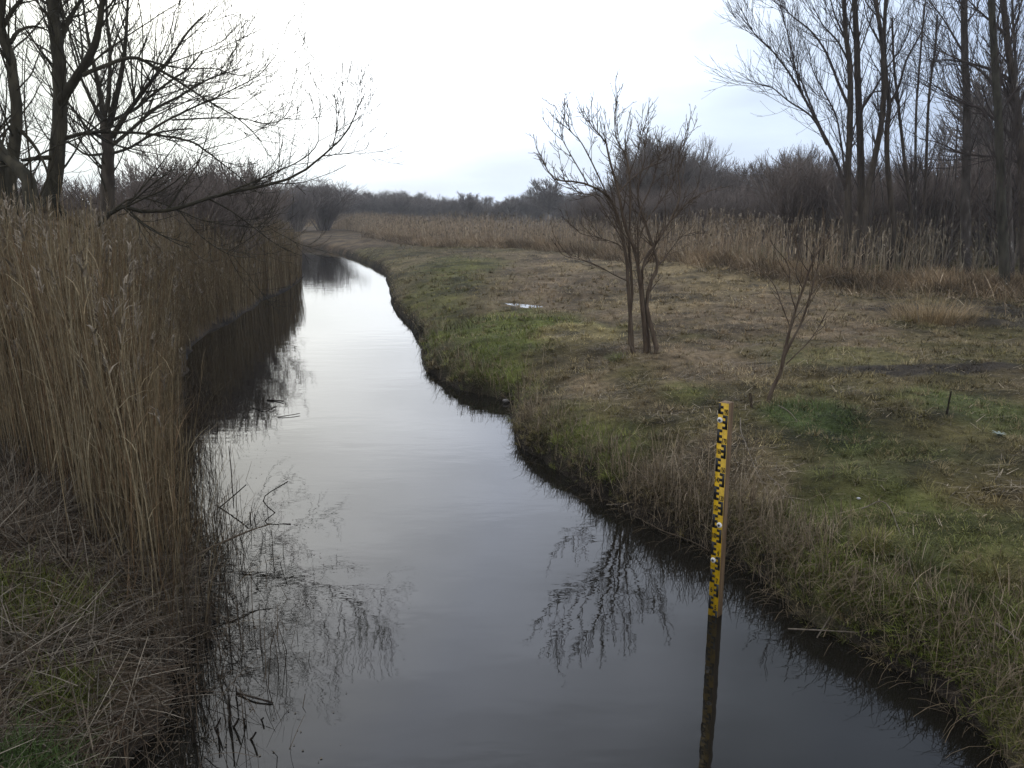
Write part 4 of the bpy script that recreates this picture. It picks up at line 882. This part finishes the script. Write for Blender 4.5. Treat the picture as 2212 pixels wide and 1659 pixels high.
stalk('short leaning stump next to the upright one near the branch tip', (1125, 565), (1136, 535), .06)
for lab, pts in [('black stick floating flat off the left reeds, shortest and upper', [(575, 0), (625, 2)]), ('long thin stick floating lowest off the left reeds', [(600, 45), (650, 28)])]:
    pass
def flt(label, uv, r, mat=M_dark, z=.006):
    stick('floating_stick', label, [G(u, v, z + dz) for u, v, dz in uv], r, r * .7, mat, 'stick', K=8)
flt('short black stick floating just off the left reeds', [(577, 864, 0), (598, 865, .005), (612, 867, .01)], .010)
flt('split black stem floating below the short black stick', [(545, 880, 0), (570, 884, .01), (597, 877, 0)], .006)
flt('thin stem floating lowest of three off the left reeds', [(600, 901, 0), (625, 897, .01), (648, 893, .012)], .006)
flt('dark jointed stem lying on the water below the branch reflection', [(513, 1497, 0), (550, 1507, .01), (590, 1518, 0)], .007)
# right bank
def GTo(u, v, z=.015):
    p = GT(u, v); return p + np.array([0, 0, z])
def A1(a, b_): return (1493 + a / 3.079, 768 + b_ / 3.079)
stick('curved_stick', 'pale curved stick lying on the grass right of the gauge', [GTo(*A1(*q), z) for q, z in [((325, 465), .07), ((330, 540), .05), ((365, 620), .04), ((405, 720), .03), ((450, 830), .02), ((500, 895), .01)]], .006, .003, M_pale)
stick('fallen_reed', 'thin pale stem below the end of the curved stick', [GTo(*A1(500, 850), .02), GTo(*A1(600, 905), .03), GTo(*A1(690, 990), .01)], .004, .003, M_pale)
stick('fallen_reed', 'pale stem in the grass behind the gauge top', [GTo(*A1(580, 350), .03), GTo(*A1(650, 385), .02), GTo(*A1(705, 440), .01)], .006, .003, M_pale)
stick('wooden_stump', 'short dark stump between the gauge and the sapling', [GTo(*A1(402, 345), -.03), GTo(*A1(398, 345), .05), GTo(*A1(385, 345), .16)], .020, .016, M_stk, 'stump')
stick('wooden_stump', 'thin dark stake sticking up from the grass at right', [GTo(*A1(1700, 390), -.02), GTo(*A1(1703, 390), .09), GTo(*A1(1712, 390), .24)], .012, .007, M_dark, 'stake')
def A2(a, b_): return (1621 + a / 3.273, 1152 + b_ / 3.273)
stick('fallen_reed', 'long straight pale stem lying flat above the water at lower right', [G(*A2(265, 675), .02), G(*A2(580, 690), .05), G(*A2(900, 708), .09)], .005, .004, M_pale)
stick('fallen_reed', 'pale stem slanting from the bank down to the water at lower right', [G(*A2(470, 740), .0), G(*A2(610, 520), .14), G(*A2(742, 315), .30)], .005, .004, M_pale)
stick('fallen_reed', 'pale broken stem on the near grass at the right edge', [GTo(*A2(1730, 695), .04), GTo(*A2(1830, 740), .03), GTo(*A2(1940, 815), .02)], .008, .005, M_pale)
stick('fallen_reed', 'thin pale stem bridging the grass above the lower right bank', [GTo(*A2(720, 520), .02), GTo(*A2(900, 500), .05), GTo(*A2(1180, 440), .03)], .004, .003, M_pale)
stick('fallen_reed', 'long thin branch lying in front of the bank left of the gauge', [G(1396, 1128, .02), G(1430, 1146, .03), G(1470, 1160, .03), G(1505, 1175, .04), G(1532, 1190, .05)], .006, .004, M_stk)
stick('fallen_reed', 'pair of straight stems lying over the water left of the gauge, lower one', [G(1310, 1090, .04), G(1400, 1088, .08), G(1500, 1087, .13)], .004, .003, M_pale)
M_leaf = mat_plain('bleached_leaf', (.20, .23, .19), .7); M_stone = mat_plain('grey_stone', (.40, .40, .42), .7)
def blob(name, label, cat, p, s, mat, seed):
    """small lumpy stone"""
    n, m = 12, 8; V = []
    for j in range(m + 1):
        for i_ in range(n):
            th = math.pi * j / m; ph = 2 * math.pi * i_ / n
            k = 1 + .22 * float(fbm(np.array([math.cos(ph) * math.sin(th) * 2 + seed]), np.array([math.sin(ph) * math.sin(th) * 2 + math.cos(th)]), 1, seed, 2)[0])
            V.append((s[0] * k * math.cos(ph) * math.sin(th), s[1] * k * math.sin(ph) * math.sin(th), s[2] * k * math.cos(th)))
    Qs = [(j * n + i_, j * n + (i_ + 1) % n, (j + 1) * n + (i_ + 1) % n, (j + 1) * n + i_) for j in range(m) for i_ in range(n)]
    o = mesh_np(name, V, Qs, mat, None, None, True); o.location = p
    return tag(o, label, cat)
blob('pale_stone', 'small whitish stone in the grass right of the gauge', 'stone', GTo(*A1(1112, 970), .025), (.014, .013, .010), M_stone, 3)
blob('pale_stone', 'grey stone in the dark inlet of the right bank', 'stone', G(1093, 866, .03), (.055, .04, .03), mat_plain('wet_stone', (.16, .15, .14), .6), 8)
# pale leaf cluster
e = empty('mullein_rosette', GTo(*A1(2050, 540), 0), 'pale grey green leaf rosette in the grass near the right edge', 'plant')
for q in range(7):
    a = q * .9 + .3; n = 5
    V, Qd, _p = blades(np.array([[.01 * math.cos(a), .01 * math.sin(a), .01]]), np.array([rng.uniform(.05, .085)]), np.array([.035]), np.array([a]), np.array([.5]), np.array([1.2]), 5, .25)
    V[:, 2] += 0; V2 = V - np.array([0, 0, .002]); k_ = len(V)
    mesh_np('leaf', V, Qd, M_leaf, e, None, True)
# green tussocks at the bank edge
def tussock(label, u, v, h, n, col, spread=.10):
    p = GT(u, v); a = rng.uniform(0, 6.28, n); rr_ = spread * np.sqrt(rng.random(n))
    B = np.stack([rr_ * np.cos(a), rr_ * np.sin(a), np.full(n, -.03)], 1)
    V, Qd, _p = blades(B, rng.uniform(.5, 1.1, n) * h, rng.uniform(.003, .0055, n), a + rng.normal(0, .5, n), rng.uniform(.05, .8, n), rng.uniform(.3, 1.6, n), 4, .1)
    m = MB(); m.add(V, Qd, np.repeat(np.array(col) * rng.uniform(.7, 1.8, (n, 1)), 10, 0))
    o = m.build('grass_tussock', M_grass); o.location = p; tag(o, label, 'tussock')
tussock('rounded green grass tussock on the brink right of the gauge foot', 1895, 1255, .12, 900, (.15, .14, .045), .17)
tussock('green tuft at the foot of the small meadow tree', 1345, 775, .16, 500, (.11, .12, .04), .22)
tussock('upright green blades growing in the water margin at lower right', 1960, 1455, .30, 160, (.08, .085, .035), .08)
tussock('olive grass tussock at the right edge above the brink', 2150, 1235, .13, 900, (.15, .13, .05), .2)
tussock('dense brown grass clump in front of the right wood', 2015, 690, .62, 1500, (.24, .175, .095), .75)
tussock('dark green tuft on the meadow left of the straw patch', 1205, 688, .14, 400, (.045, .07, .02), .2)

# ------------------------------------------------------------------ air
mh = bpy.data.materials.new('haze_air'); mh.use_nodes = True; t = mh.node_tree; t.nodes.clear()
mo = N('ShaderNodeOutputMaterial', t); pvn = N('ShaderNodeVolumePrincipled', t); t.links.new(pvn.outputs[0], mo.inputs['Volume'])
pvn.inputs['Color'].default_value = (.93, .96, 1, 1); pvn.inputs['Density'].default_value = .0007; pvn.inputs['Anisotropy'].default_value = .3
mb = MB(); box(mb, -730, 730, -40, 780, -2.5, 26); hz = mb.build('haze', mh); tag(hz, kind='stuff')

tussock('heap of brown dead stems round the foot of the small meadow tree', 1392, 757, .16, 700, (.16, .115, .075), .38)
